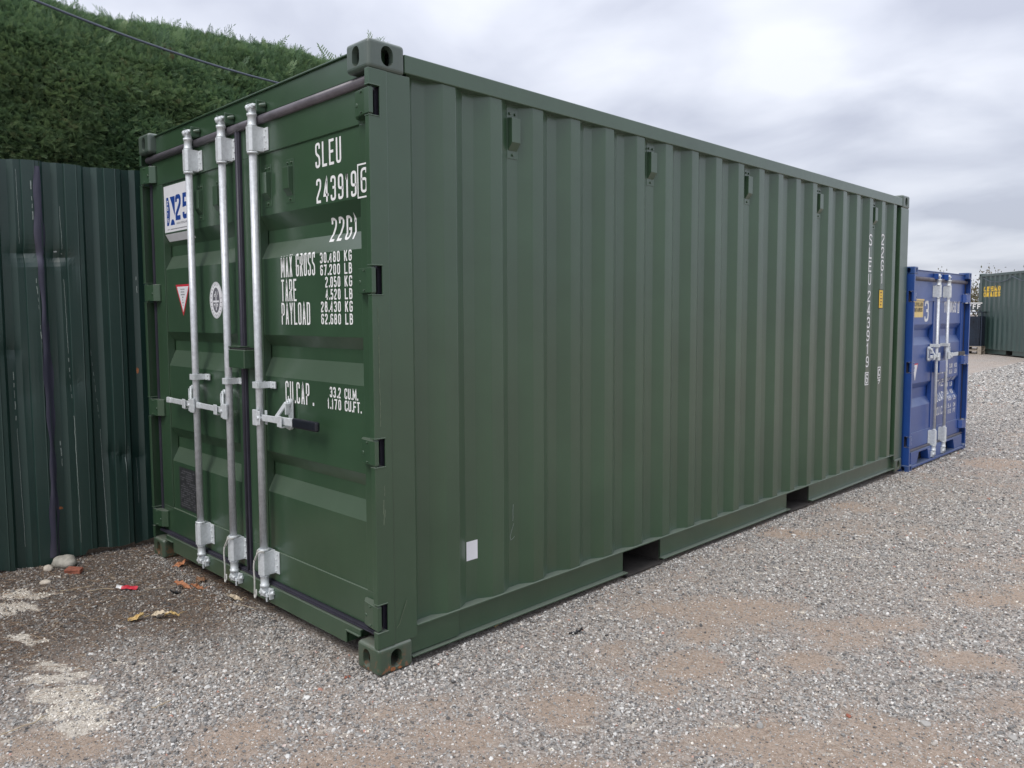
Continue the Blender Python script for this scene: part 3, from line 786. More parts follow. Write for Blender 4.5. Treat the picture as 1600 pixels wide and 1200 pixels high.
f1 = ramp(t, ti, [(0, 0), (.5, 1)]); f2 = ramp(t, ti, [(.55, 0), (.95, 1)])
cc = mixc(t, f1.outputs[0], gs.outputs[0], ss_.outputs[0]); cc = mixc(t, f2.outputs[0], cc, sd.outputs[0])
sn = noise_node(t, 3, 4, .6); cc2 = mixc(t, .25, cc, sn.outputs['Color'] if False else cc)
t.links.new(cc2, b.inputs['Base Color']); b.inputs['Roughness'].default_value = .85; b.inputs['Specular IOR Level'].default_value = .3
STONE = m
protos = [stone_mesh(100+i, STONE) for i in range(10)]
CAMP = np.array([2.6278, -1.8229])
def in_view(x, y, pad=.0):
    d = np.stack([x-CAMP[0], y-CAMP[1]], -1); f = d@np.array([-.7035, .7109]); r = d@np.array([.7109, .7035])
    return (f > 1.6) & (np.abs(r/np.maximum(f, .1)) < .74+pad)
def blocked(x, y):
    return ((x < -.05) & (x > -2.40) & (y > .06) & (y < 6.0)) | ((x < -2.66)) | ((x < .0) & (y > 6.08) & (y < 8.0)) | ((x < .0) & (y > .2) & (y < 6.0))
PP = []; SS = []; TT = []
for (dmin, dmax, dens, smn, smx) in ((1.6, 3.4, 12500, .0056, .0170), (3.4, 5.5, 7500, .0064, .0175), (5.5, 9.0, 3700, .009, .022), (9.0, 15.0, 2100, .013, .029), (15., 32., 1100, .022, .050)):
    n = int(dens*(2*dmax)*(dmax)*1.6)
    x = RNG.uniform(CAMP[0]-dmax*1.25, CAMP[0]+dmax*1.25, n); y = RNG.uniform(CAMP[1]-.2, CAMP[1]+dmax*1.25, n)
    n_true = int(dens*(dmax*2.5)*(dmax*1.25+.2))
    x = x[:n_true] if n_true < n else np.r_[x, RNG.uniform(CAMP[0]-dmax*1.25, CAMP[0]+dmax*1.25, n_true-n)]; y = y[:n_true] if n_true < n else np.r_[y, RNG.uniform(CAMP[1]-.2, CAMP[1]+dmax*1.25, n_true-n)]
    dd = np.hypot(x-CAMP[0], y-CAMP[1])
    k = (dd >= dmin) & (dd < dmax) & in_view(x, y, .06) & ~blocked(x, y)
    if dmin >= 9: k &= (x-CAMP[0])*.7109+(y-CAMP[1])*.7035 > .30*(-(x-CAMP[0])*.7035+(y-CAMP[1])*.7109)   # what the containers do not hide
    k = k & True; x = x[k]; y = y[k]
    bm_ = bare_m(x, y); so = soilm(x, y)
    k = RNG.random(len(x)) < (1-.45*bm_)*(1-.12*so); x = x[k]; y = y[k]; so = so[k]; bm_ = bm_[k]
    s_ = smn+(smx-smn)*RNG.random(len(x))**2.0; big = RNG.random(len(x)) < .012; s_ = np.where(big, s_*1.7, s_)*(1-.45*bm_*(RNG.random(len(x)) < .93))
    sa = sandm(x, y)
    tn = np.where((sa > .42) & (RNG.random(len(x)) < .8), 1.0, .5*np.clip(so*.95-RNG.random(len(x))*.5, 0, 1)); s_ = np.where(tn > .9, s_*.8, s_)
    PP.append(np.stack([x, y, gz(x, y)+s_*.12], -1)); SS.append(s_); TT.append(tn)
nb = 5200; yb = RNG.uniform(-.1, 6.05, nb); xb = np.abs(RNG.normal(0, .06, nb))-.01; PP.append(np.stack([xb, yb, gz(xb, yb)+.003], -1)); SS.append(RNG.uniform(.005, .017, nb)); TT.append(np.where(RNG.random(nb) < .25, .25, 0))
nb = 1500; xb = RNG.uniform(-2.4, .0, nb); yb = .01-np.abs(RNG.normal(0, .05, nb)); PP.append(np.stack([xb, yb, gz(xb, yb)+.003], -1)); SS.append(RNG.uniform(.005, .016, nb)); TT.append(np.where(RNG.random(nb) < .5, .35, 0))
nb = 260; xb = RNG.uniform(-.6, 3.2, nb); yb = RNG.uniform(-.9, 6.5, nb); kk = (xb > .08) | (yb < -.1); xb = xb[kk]; yb = yb[kk]; PP.append(np.stack([xb, yb, gz(xb, yb)+.005], -1)); SS.append(RNG.uniform(.018, .034, len(xb))); TT.append(np.zeros(len(xb)))
PP = np.concatenate(PP); S1 = np.concatenate(SS); TT = np.concatenate(TT); n = len(PP)
print('gravel stones', n)
SC = S1[:, None]*RNG.uniform(.75, 1.25, (n, 3)); RV = np.stack([RNG.normal(0, .45, n), RNG.normal(0, .45, n), RNG.uniform(0, 6.28, n)], -1)
gravel = gn_scatter('gravel', PP, RV, SC, RNG.integers(0, len(protos), n), TT, protos)
tag(gravel, 'loose grey crushed stone strewn over the yard', kind='stuff')

# ================================================================== GREEN CONTAINER
W, H, L = 2.438, 2.591, 6.058
green = empty('shipping_container', (0, 0, 0))
tag(green, 'large dark green shipping container with white lettering and three silver locking bars', 'container')
GP = dict(cast_top=GREENT, hinge_z=(2.350, 1.642, .938, .245), pockets=[(1.71, 2.065), (3.735, 4.10)], e0=.457,
          dents=[(1.06, .22, .05, .05, .012), (2.3, .2, .05, .03, .006)],
          door_z=(.172, 2.428), seams=(.325, 2.283), header=(2.470, 2.570), sill=(.066, .152), notch=(.108, .122),
          recesses=[(1.989, 1.918, 1.858, 1.779), (1.407, 1.352, 1.294, 1.202), (.826, .763, .700, .619)],
          leaves=[(-2.368, -1.246, -2.222, -1.293), (-1.190, -.060, -1.020, -.147)], gap=(-1.243, -1.193),
          rods=[(0, -1.716, 1, -1, .40, False), (0, -1.308, 1, -1, .40, False), (1, -.975, 1, 1, .545, True)],
          rod_z=(.30, 2.30), guide_t=(2.288, 2.404), guide_b=(.212, .332), cam_t=2.512, cam_b=.100, mid_z=1.162, hand_z=1.004)
side_x = build_container(green, W, H, L, GREEN, GREENC, GP)
leaves, dpy = build_doors(green, W, H, GREEN, GP)
left_leaf, right_leaf = leaves
def dsurf(x, z):
    for (a, b_, sl, sr) in GP['leaves']:
        if sl < x < sr: return dpy(z)
    return .050
def dmap(u, v, off): return (u, dsurf(u, v)-.0008-off, v)
def lettering(s, x0, x1, z0, z1, sw, parent=right_leaf, mat=WTXT, fm=dmap, gap=.42, step=.012):
    mb = MB(); text_mb(mb, s, x0, x1, z0, z1, sw, fm, gap, step=step)
    mb.v = mb.v; o = mb.build('lettering', mat, parent, flat=True); return o
lettering('SLEU', -.502, -.295, 2.152, 2.262, .0118)
lettering('243919', -.500, -.184, 1.998, 2.105, .0118)
def flatmap(u, v, off): return (u, .0488-off, v)
lettering('6', -.140, -.094, 2.004, 2.106, .0110, fm=flatmap)
lettering('[', -.164, -.070, 1.984, 2.124, .0065, fm=flatmap)
lettering('22G1', -.443, -.243, 1.826, 1.932, .0118)
lettering('MAX GROSS', -.834, -.526, 1.682, 1.788, .0090, gap=.38)
lettering('TARE', -.836, -.694, 1.568, 1.672, .0092, gap=.34)
lettering('PAYLOAD', -.838, -.577, 1.458, 1.562, .0092, gap=.34)
lettering('CU.CAP', -.820, -.600, 1.086, 1.188, .0095, gap=.42)
lettering('.', -.572, -.55, 1.086, 1.188, .011)
for k, (a, u) in enumerate((('30.480', 'KG'), ('67.200', 'LB'), ('2.050', 'KG'), ('4.520', 'LB'), ('28.430', 'KG'), ('62.680', 'LB'))):
    z0_ = 1.733-.0543*k
    lettering(a, -.482 if len(a) == 6 else -.442, -.322, z0_, z0_+.047, .0072)
    lettering(u, -.288, -.230, z0_, z0_+.047, .0072, gap=.45)
lettering('33.2', -.424, -.335, 1.137, 1.184, .0072); lettering('CU.M.', -.306, -.205, 1.137, 1.184, .0068, gap=.28)
lettering('1.170', -.444, -.335, 1.084, 1.131, .0072); lettering('CU.FT.', -.306, -.180, 1.084, 1.131, .0068, gap=.28)

# lock box over the gap
m = MB(); m.box(-1.255, -1.085, -.020, .049, 1.236, 1.330); m.build('lock_box', GREEN, left_leaf, .004)
m = MB(); m.box(-1.290, -1.165, -.004, .049, 1.340, 1.346); 
m.build('lock_box_flap', GREEN, left_leaf, .001)
m = MB(); m.box(-1.25, -1.09, -.010, .049, 1.3305, 1.3385); m.build('lock_box_slot', DARKIN, left_leaf)

# vents
vm = vent_mb(); vm.v = [(x*1.1, y*1.06, z*1.14) for x, y, z in vm.v]
ven = vm.build('vent', GREEN, green, .0012)
vy = [.480+.278*(1+4*k)+.103-.278+.0 for k in range(5)]
ven.location = (-.0495, .457+PER+.103, 2.350)
for k in range(1, 5): share(ven, green, (-.0495, .457+PER+.103+4*PER*k, 2.350))
dv = rot_door(vent_mb())
for px_, leaf in ((-1.70, 0), (-1.47, 0), (-.935, 1), (-.725, 1)):
    o = (dv.build('vent', GREEN, leaves[leaf], .0012) if px_ == -1.70 else None)
    if px_ == -1.70: dvo = o; o.location = (px_, .0580, 2.125)
    else: share(dvo, leaves[leaf], (px_, .0580, 2.125))

# white and blue anniversary sticker on the left door: follows the pressed panel
def sheet(mb, x0, x1, z0, z1, off, fm=dmap, nx_=6, nz_=24):
    vs_ = [fm(x0+(x1-x0)*i/nx_, z0+(z1-z0)*j/nz_, off) for j in range(nz_+1) for i in range(nx_+1)]; n = nx_+1
    mb.add(vs_, [(j*n+i, j*n+i+1, (j+1)*n+i+1, (j+1)*n+i) for j in range(nz_) for i in range(nx_)])
def poly(mb, pts, off, fm=dmap): mb.add([fm(a, b_, off) for a, b_ in pts], [tuple(range(len(pts)))])
m = MB(); sheet(m, -2.215, -1.840, 1.945, 2.268, 0); stk = m.build('sticker', STICKW, left_leaf); stk['label'] = 'white sticker with blue 25 and dark blue emblem'
m = MB(); Bx0, Bz0, Bw, Bh = -2.180, 2.035, .125, .165
pr = [(Bx0, Bz0), (Bx0, Bz0+Bh)]+[(Bx0+.028+.020*math.sin(math.pi*k/10), Bz0+Bh-Bh*k/10) for k in range(11)]
poly(m, pr[::-1], .0004)
poly(m, [(Bx0+.052, Bz0+Bh), (Bx0+.075, Bz0+Bh-.035), (Bx0+.100, Bz0+Bh-.085), (Bx0+Bw-.006, Bz0+Bh-.115), (Bx0+Bw-.002, Bz0+Bh)], .0004)
poly(m, [(Bx0+.052, Bz0)]+[(Bx0+.052+.028-.028*math.cos(math.pi*k/8)+.004, Bz0+.034*math.sin(math.pi*k/8)) for k in range(1, 8)]+[(Bx0+.116, Bz0)][::1], .0004)
text_mb(m, '25', -2.052, -1.870, 2.058, 2.205, .026, dmap, gap=.25, off0=.0004)
m.build('print', NAVY, left_leaf, flat=True)
m = MB()
for k, c in enumerate('2815'): text_mb(m, c, Bx0+.008, Bx0+.028, Bz0+.122-.034*k, Bz0+.146-.034*k, .0045, dmap, off0=.0008)
m.build('print', STICKW, left_leaf, flat=True)
m = MB(); text_mb(m, 'ANNIVERSARY', -2.040, -1.880, 2.034, 2.046, .0024, dmap, off0=.0004); text_mb(m, 'WWW.', -2.175, -2.130, 2.008, 2.015, .0016, dmap, off0=.0004)
x = -2.125
while x < -1.90: poly(m, [(x, 2.0085), (x+.006, 2.0085), (x+.006, 2.014), (x, 2.014)], .0004); x += .0085
m.build('print', GREYP, left_leaf, flat=True)
# red-edged triangle and round survey seal
m = MB(); poly(m, [(-2.088, 1.684), (-1.987, 1.500), (-1.886, 1.684)], 0); m.build('sticker', RED, left_leaf)['label'] = 'red edged triangular sticker'
m = MB(); poly(m, [(-2.068, 1.672), (-1.987, 1.524), (-1.906, 1.672)], .0004); m.build('print', STICKW, left_leaf)
m = MB()
for k, (wd_, hh_) in enumerate(((.060, .006), (.052, .007), (.056, .007), (.018, .008), (.016, .007), (.022, .009), (.008, .006))):
    zc_ = 1.656-.0155*k; n = max(1, int(wd_/.009))
    for j in range(n): xa = -1.987-wd_/2+wd_*j/n; poly(m, [(xa, zc_-hh_/2), (xa+.006, zc_-hh_/2), (xa+.006, zc_+hh_/2), (xa, zc_+hh_/2)], .0008)
m.build('print', GREYP, left_leaf, flat=True)
SX, SZ = -1.549, 1.586
def ring(cx, cz, rx, rz, n=40): return [(cx+rx*math.cos(2*math.pi*k/n), cz+rz*math.sin(2*math.pi*k/n)) for k in range(n)]
m = MB(); poly(m, ring(SX, SZ, .080, .099), 0); m.build('sticker', STICKW, left_leaf)['label'] = 'round white survey seal with grey figures'
m = MB(); poly(m, ring(SX, SZ, .043, .068), .0004)
for k in range(22):
    a = math.pi*(.5-1.0)+2*math.pi*k/22; cx_, cz_ = SX+.061*math.cos(a), SZ+.084*math.sin(a)
    if .3 < (k/22) < .42: continue
    dx1, dz1 = -math.sin(a)*.0035, math.cos(a)*.0035; ex, ez = math.cos(a)*.005, math.sin(a)*.005
    poly(m, [(cx_-dx1-ex, cz_-dz1-ez), (cx_+dx1*.4-ex, cz_+dz1*.4-ez), (cx_+dx1*.4+ex, cz_+dz1*.4+ez), (cx_-dx1+ex, cz_-dz1+ez)], .0004)
def loop_line(pts, sw, off):
    ribbon(m, [Vector(p) for p in pts], True, sw, dmap, off)
loop_line(ring(SX, SZ, .073, .094), .0015, .0004)
m.build('print', GREYP, left_leaf, flat=True)
m = MB()
poly(m, [(SX-.004, SZ-.055), (SX+.004, SZ-.055), (SX+.004, SZ+.048), (SX-.004, SZ+.048)], .0008); poly(m, [(SX-.036, SZ-.012), (SX+.036, SZ-.012), (SX+.036, SZ-.002), (SX-.036, SZ-.002)], .0010)
for sx, sz in ((-1, 1), (1, 1), (-1, -1), (1, -1)):
    pts_ = [(SX+sx*(.010+.018*random.random()), SZ+sz*(.018+.03*random.random())) for _ in range(5)]
    ribbon(m, [Vector(p) for p in pts_], False, .005, dmap, .0009)
m.build('print', STICKW, left_leaf, flat=True)
# data plate low on the left door
m = MB(); sheet(m, -2.125, -1.890, .345, .596, .002); m.build('data_plate', PLATE, left_leaf)
m = MB()
for k in range(17):
    z = .575-.0132*k; x = -2.108; r = random.Random(k)
    while x < -1.915:
        w_ = r.uniform(.006, .03)
        if r.random() < .72: poly(m, [(x, z-.0028), (x+w_, z-.0028), (x+w_, z+.0022), (x, z+.0022)], .0026)
        x += w_+.005
m.build('print', plain('pale_grey_print', (.12, .12, .13), .5), left_leaf, flat=True)

# long side: vertical number rows, yellow sticker, blank white label, scratches
def smap(u, v, off): return (side_x(u, v)+.0012+off, u, v)
def glyph_col(chars, yc, w, h, z, pitch, sw):
    mb = MB()
    for c in chars:
        if c == ' ': z -= .032; continue
        if c == '#':
            text_mb(mb, '[', yc-w*.62, yc+w*.62, z-h*1.12, z+h*.06, sw*.6, smap, step=.008); text_mb(mb, '6', yc-w*.38, yc+w*.38, z-h*.98, z-h*.08, sw*.9, smap, step=.008); z -= pitch; continue
        text_mb(mb, c, yc-w/2, yc+w/2, z-h, z, sw, smap, step=.008); z -= pitch
    mb.build('lettering', WTXT, green, flat=True)
glyph_col('SLEU 243919 #', 5.165, .062, .096, 2.180, .1135, .0125)
glyph_col('22G1', 5.446, .062, .096, 2.200, .1135, .0125)
mb = MB(); text_mb(mb, '[', 5.411, 5.482, .915, 1.020, .008, smap, step=.008); mb.build('lettering', WTXT, green, flat=True); mb = MB(); text_mb(mb, 'C', 5.428, 5.466, .935, 1.002, .013, smap, step=.008); mb.build('lettering', WTXT, green, flat=True); mb = MB(); text_mb(mb, '7', 5.420, 5.475, .865, .905, .010, smap, step=.008); mb.build('lettering', WTXT, green, flat=True)
m = MB(); sheet(m, 5.398, 5.500, 1.540, 1.712, 0, smap, 10, 4); m.build('sticker', BLACKP, green)['label'] = 'narrow yellow height sticker with black edge'
m = MB(); sheet(m, 5.404, 5.481, 1.547, 1.705, .0004, smap, 10, 4); m.build('print', YELLOW, green)
m = MB()
for k in range(5): sheet(m, 5.415+.01*(k % 2), 5.450+.010*(k % 3), 1.570+.027*k, 1.582+.027*k, .0008, smap, 4, 1)
m.build('print', plain('brown_print', (.30, .16, .05), .5), green)
m = MB(); sheet(m, .529, .597, .362, .452, 0, smap, 8, 2); m.build('sticker', STICKW, green)['label'] = 'small blank white square label'
m = MB()
ribbon(m, [Vector(p) for p in ((.835, .575), (.832, .545), (.833, .51), (.831, .495))], False, .0032, smap, .0002)
m.build('scratch', BARE, green, flat=True); m = MB()
ribbon(m, [Vector(p) for p in ((.838, .48), (.822, .445), (.813, .42), (.817, .402), (.833, .408), (.842, .415))], False, .0032, smap, .0002)
m.build('scratch', BARE, green, flat=True)
def pmap(u, v, off): return (-.0035+off, u, v)
m = MB()
ribbon(m, [Vector(p) for p in ((.150, .290), (.125, .235), (.112, .200), (.095, .185))], False, .004, pmap, 0)
m.build('scratch', PALEG, green, flat=True)
r = random.Random(4)
for (y_, za_, zb_, w_) in ((.030, 1.42, 1.05, .0035), (.027, 1.53, 1.46, .002), (.045, .80, .76, .004), (.040, .74, .64, .006), (.046, .70, .67, .004)):
    m = MB(); nst = 8; pts_ = [Vector((y_+.0015*r.uniform(-1, 1), za_+(zb_-za_)*k/nst)) for k in range(nst+1)]
    ribbon(m, pts_, False, w_, pmap, .0003); m.build('scratch', PALEG, green, flat=True)
# rust patch by the lower casting hole
def cmap(u, v, off): return (.0006+off, u, v)
def blob(mb, cy, cz, ry, rz, fm, seed, n=18):
    r = random.Random(seed); pts_ = []
    for k in range(n): a = 2*math.pi*k/n; q = r.uniform(.7, 1.15); pts_.append((cy+ry*q*math.cos(a), cz+rz*q*math.sin(a)))
    poly(mb, pts_, 0, fm)
m = MB(); blob(m, .070, .017, .014, .010, cmap, 1); blob(m, .105, .014, .012, .006, cmap, 2); blob(m, .052, .030, .005, .006, cmap, 5)
def fmap_(u, v, off): return (u, -.0006-off, v)
pts_ = [(-.085, .013), (-.06, .016), (-.035, .013), (-.018, .017), (-.016, .012), (-.04, .0115), (-.085, .0112)]
m.build('rust_patch', RUSTY, green, flat=True)

# white cord loops on the two bars next to the gap
for bx_, zz in ((-1.308, .335), (-.975, .335)):
    m = MB(); r_ = .034
    P1 = [(bx_+.030, -.012, zz-.004), (bx_+.022, -.034, zz+.004), (bx_-.002, -.038, zz-.022), (bx_-.030, -.034, zz-.052), (bx_-.042, -.020, zz-.045), (bx_-.044, -.012, zz-.020), (bx_-.034, -.014, zz-.004)]
    P2 = [(bx_-.031, -.035, zz-.052), (bx_-.037, -.036, zz-.09), (bx_-.036, -.034, zz-.15), (bx_-.042, -.032, zz-.205), (bx_-.048, -.030, zz-.232), (bx_-.036, -.034, zz-.243), (bx_-.026, -.032, zz-.225), (bx_-.030, -.030, zz-.20)]
    def smooth(p):
        o = []
        for i in range(len(p)-1):
            a = Vector(p[max(0, i-1)]); b_ = Vector(p[i]); c = Vector(p[i+1]); d = Vector(p[min(len(p)-1, i+2)])
            for k in range(4):
                q = k/4; o.append(.5*((2*b_)+(c-a)*q+(2*a-5*b_+4*c-d)*q*q+(3*b_-a-3*c+d)*q**3))
        return o+[Vector(p[-1])]
    m.tube(smooth(P1), .0042, 8); m.tube(smooth(P2), .0042, 8)
    o = m.build('cord', ROPE)
    tag(o, 'white cord looped round the lower guide of the %s' % ('locking bar left of the door gap' if bx_ < -1.2 else 'locking bar with the black handle grip'), 'cord', 'white cords tied to locking bars')

# ================================================================== BLUE CONTAINER
BW, BH, BL = 1.84, 1.985, 2.4
blue = empty('storage_container', (.045, 7.955, -.042), rad(90))
tag(blue, 'small bright blue steel container with yellow sticker and figure 3 behind the green one', 'container')
xl = lambda yw: yw-7.955
BP = dict(hinge_z=(1.70, 1.02, .30), hinge_h=.09, pockets=[], e0=.3, cast=.62, post_w=.15, rail=.8, reinf=False,
          door_z=(.205, 1.86), seams=(.36, 1.66), header=(1.895, 1.955), sill=(.055, .185), notch=(.1, .1),
          trap=[(-1.56, -1.20), (-.72, -.36)], palegask=True, gasket_r=.020,
          recesses=[(1.43, 1.37, 1.30, 1.225), (.85, .79, .69, .615)],
          leaves=[(-1.775, -.985, -1.70, -1.09), (-.925, -.065, -.86, -.16)], gap=(-.983, -.927),
          rods=[(0, -1.115, -1, -1, .20, False), (1, -.795, -1, 1, .60, True)],
          rod_z=(.26, 1.74), guide_t=(1.70, 1.82), guide_b=(.19, .34), cam_t=1.935, cam_b=.085, mid_z=1.21, hand_z=1.10, keep_dx=.12, keep_dx2=.12, gs=.66, fs=.40, rs=.8)
build_container(blue, BW, BH, BL, BLUE, BLUEC, BP)
bl, bpy_ = build_doors(blue, BW, BH, BLUE, BP)
def bsurf(x, z):
    for (a, b_, sl, sr) in BP['leaves']:
        if sl < x < sr: return bpy_(z)
    return .05
def bmap(u, v, off): return (u, bsurf(u, v)-.0012-off, v)
m = MB(); m.box(-1.06, -.86, -.015, .049, .93, 1.05); m.build('lock_box', BLUE, bl[0], .004)
m = MB(); sheet(m, -1.690, -1.390, 1.500, 1.680, .0, bmap); m.build('sticker', PALEY, bl[0])['label'] = 'pale yellow sticker with black lettering'
m = MB(); text_mb(m, 'CLEVELAND', -1.668, -1.412, 1.605, 1.645, .012, bmap, off0=.0006); text_mb(m, 'CONTAINERS', -1.668, -1.412, 1.553, 1.595, .012, bmap, off0=.0006); m.build('print', BLACKP, bl[0], flat=True)
lettering('3', -1.345, -1.225, 1.455, 1.665, .030, bl[0], WTXT, bmap)
lettering('YU088453', -.735, -.330, 1.545, 1.665, .018, bl[1], WTXT, bmap, gap=.3); lettering('[', -.275, -.215, 1.54, 1.67, .014, bl[1], WTXT, bmap); lettering('1', -.265, -.225, 1.56, 1.65, .014, bl[1], WTXT, bmap)
m = MB(); poly(m, [(-1.655, 1.045), (-1.570, .845), (-1.485, 1.045)], 0, bmap); m.build('sticker', RED, bl[0])['label'] = 'red edged triangular sticker'
m = MB(); poly(m, [(-1.638, 1.033), (-1.570, .870), (-1.502, 1.033)], .0006, bmap); m.build('print', STICKW, bl[0])
z = 1.0
for big, small in (('GROSS', (('3.00', 'KG'), ('6.61', 'LB'))), ('TARE', (('4.9', 'KG'), ('1.08', 'LB'))), ('LOAD', (('2.51', 'KG'), ('5.53', 'LB'))), ('CU.CAP', (('5.4', 'CM'), ('193', 'FT')))):
    lettering(big, -.900, -.545, z-.10, z-.012, .014, bl[1], WTXT, bmap, gap=.3)
    for k, (a, u) in enumerate(small): lettering(a, -.495, -.385, z-.054-.064*k, z-.006-.064*k, .010, bl[1], WTXT, bmap); lettering(u, -.315, -.235, z-.054-.064*k, z-.006-.064*k, .010, bl[1], WTXT, bmap)
    z -= .145

# ================================================================== FAR GREEN CONTAINER
far = empty('shipping_container', (-4.80, 27.10, float(gz(-4.0, 26.0))+.01), rad(220.6+0))
tag(far, 'distant grey green container across the yard with yellow lettering', 'container')
FP = dict(hinge_z=(2.35, 1.64, .94, .245), pockets=[(1.71, 2.065), (3.735, 4.10)], e0=.457)
fsx = build_container(far, W, H, 6.058, GREENB, GREENB, FP)
dm = MB(); dm.box(-W+.06, -.06, .05, .10, .15, 2.45); fdoor = dm.build('door', GREENB, far)
m = MB(); m.box(-W+.07, -.07, .046, .13, 2.46, 2.57); m.build('door_header', GREENB, far)
def fmap2(u, v, off): return (fsx(u, v)+.002+off, u, v)
for s_, z0_ in (('CLEVELAND', 2.005), ('CONTAINERS', 1.830)):
    mb = MB(); text_mb(mb, s_, .24, 1.30, z0_, z0_+.155, .040, fmap2, gap=.22, step=.02); mb.build('lettering', YELLOW, far, flat=True)
cab = MB()
pth = [(.015, .30, 2.44), (.02, .8, 2.30), (.02, 1.3, 2.27), (.02, 1.8, 2.33), (.02, 2.0, 2.42), (.02, 2.5, 2.27), (.02, 3.2, 2.28), (.02, 4.0, 2.30)]
cab.tube([(-4.80, 27.10, 0)] and pth, .012, 6); o = cab.build('cable', CABLEM, far)

# ================================================================== STACK OF CAGES AND PALLETS BETWEEN
def crate_frame(mb, x0, x1, y0, y1, z0, z1, t_=.03, bars=4):
    for x in (x0, x1-t_):
        for y in (y0, y1-t_): mb.box(x, x+t_, y, y+t_, z0, z1)
    for z in (z0, z1-t_):
        for y in (y0, y1-t_): mb.box(x0+t_, x1-t_, y, y+t_, z, z+t_)
        for x in (x0, x1-t_): mb.box(x, x+t_, y0+t_, y1-t_, z, z+t_)
bx0, by0 = -5.55, 26.35; bz = float(gz(-5, 26.0))
pal = MB()
for k in range(3): pal.box(0, 1.1, 0+.42*k, .1+.42*k, 0, .02)
for i in range(3):
    for j in range(3): pal.box(i*.5, i*.5+.1, j*.42, j*.42+.1, .0205, .11)
palr = empty('pallet', (bx0, by0-.1, bz)); tag(palr, 'pale wooden pallet on the gravel beside the far green container', 'pallet', None)
WOODP = plain('weathered_pallet_wood', (.36, .31, .25), .8, 0, .25, 30)
pal.build('bearer', WOODP, palr)
brd = MB().box(0, 1.1, 0, .1, .1105, .13); b0 = brd.build('board', WOODP, palr)
for k in range(1, 6): share(b0, palr, (0, .168*k, 0))
pal2 = palr.copy(); COL.objects.link(pal2); pal2.location.z += .135
for ch in list(palr.children): c = ch.copy(); COL.objects.link(c); c.parent = pal2
pal2['label'] = 'second pallet, stacked under the dark wire cage'; palr['label'] = 'pale wooden pallet lying lowest on the gravel beside the far container'
for q in (palr, pal2): q['group'] = 'stacked pallets'
cg = empty('wire_cage', (bx0, by0-.1, bz+.27)); tag(cg, 'tall dark wire cage standing on pallets by the far container', 'cage')
m = MB(); crate_frame(m, 0, 1.1, 0, .95, 0, 1.10); m.build('frame', DARKMET, cg)
m = MB()
for k in range(1, 12): m.box(k*.09, k*.09+.008, .008, .016, .03, 1.07)
for k in range(1, 12): m.box(.03, 1.07, .017, .024, k*.09, k*.09+.008)
for k in range(1, 10): m.box(1.078, 1.086, k*.09, k*.09+.008, .03, 1.07)
m.build('mesh_grid', DARKMET, cg)
m = MB(); m.box(.06, 1.03, .06, .88, .02, .95); m.build('liner', plain('dark_blue_sheet', (.012, .022, .04), .6, 0, .5, 6), cg)
sgn = MB(); sgn.box(0, .95, 0, .02, 0, .24); so = empty('sign', (bx0+.15, by0-.14, bz+1.42)); tag(so, 'small white lettered board on top of the dark cage', 'sign')
sgn.build('board', plain('dark_board', (.04, .055, .06), .6), so)
m = MB(); text_mb(m, 'KXKUYFF', .04, .90, .03, .185, .026, lambda u, v, off: (u, -.002-off, v)); m.box(.0, .95, -.004, -.001, .205, .235); m.build('lettering', WHITE, so, flat=True)
m = MB(); m.box(.05, .08, .021, .05, -.06, .2); m.box(.87, .90, .021, .05, -.06, .2); m.build('bracket', DARKMET, so)

# ================================================================== CORRUGATED FENCE
fence = empty('corrugated_fence', (-2.600, 0, 0)); tag(fence, 'dark green corrugated steel fence, dented and scratched, left of the doors', 'fence')
FE0 = -.040
FNODES = [(0, .032), (.042, .032), (.066, .012), (.070, .0095), (.104, .012), (.107, .003), (.110, 0), (.168, 0), (.1725, -.002), (.177, .003), (.200, .004), (.219, .032)]
FPER = .219
def fprof(y):
    p = (y-FE0) % FPER
    for (a, da), (b_, db) in zip(FNODES, FNODES[1:]):
        if a <= p <= b_: return da+(db-da)*(p-a)/(b_-a)
    return .032
def fbreaks(a, b_):
    o = [a]; k = math.floor((a-FE0)/FPER)-1
    while FE0+k*FPER < b_:
        for q, _ in FNODES[:-1]:
            v = FE0+k*FPER+q
            if a+.0005 < v < b_-.0005: o.append(v)
        k += 1
    return o+[b_]
FD = [(-.57, 1.865, .07, .045, .034), (-.41, 1.855, .05, .035, .034), (-.34, 1.80, .04, .10, .010), (-.68, 1.30, .05, .05, .016), (-.10, .62, .03, .05, .018), (.0, .60, .03, .05, .014), (-.17, .64, .03, .05, .016), (-.36, 1.10, .05, .10, .012), (-.62, 1.05, .04, .2, .012), (-.46, 1.2, .05, .25, .012), (-1.4, 1.1, .1, .2, .02)]
def fx(y, z):
    d = -fprof(y)
    for (a, b_, c, e_, am) in FD: d -= am*math.exp(-((y-a)/c)**2-abs((z-b_)/e_)**1.1)
    d += .006*(noise.noise(Vector((y*3, z*1.2, .5))))+.0016*noise.noise(Vector((y*9, z*3, 2.5)))
    # a crease under the big dent
    d += .008*math.exp(-((y+.50)/.12)**2)*math.exp(-abs((z-1.79)/.03))
    return d
def fence_bottom(y): return .012+.030*math.sin(y*5.1+1)*.5+.018*math.sin(y*13)+(.028 if -.33 < y < -.05 else 0)+.02
def fence_top(y): return 2.392+.022*(y+.7)/.7+.004*math.sin(y*9)
edges = [-3.4, -2.32, -1.21, -.500, .585, 1.66, 2.74, 3.82, 4.90, 6.4]
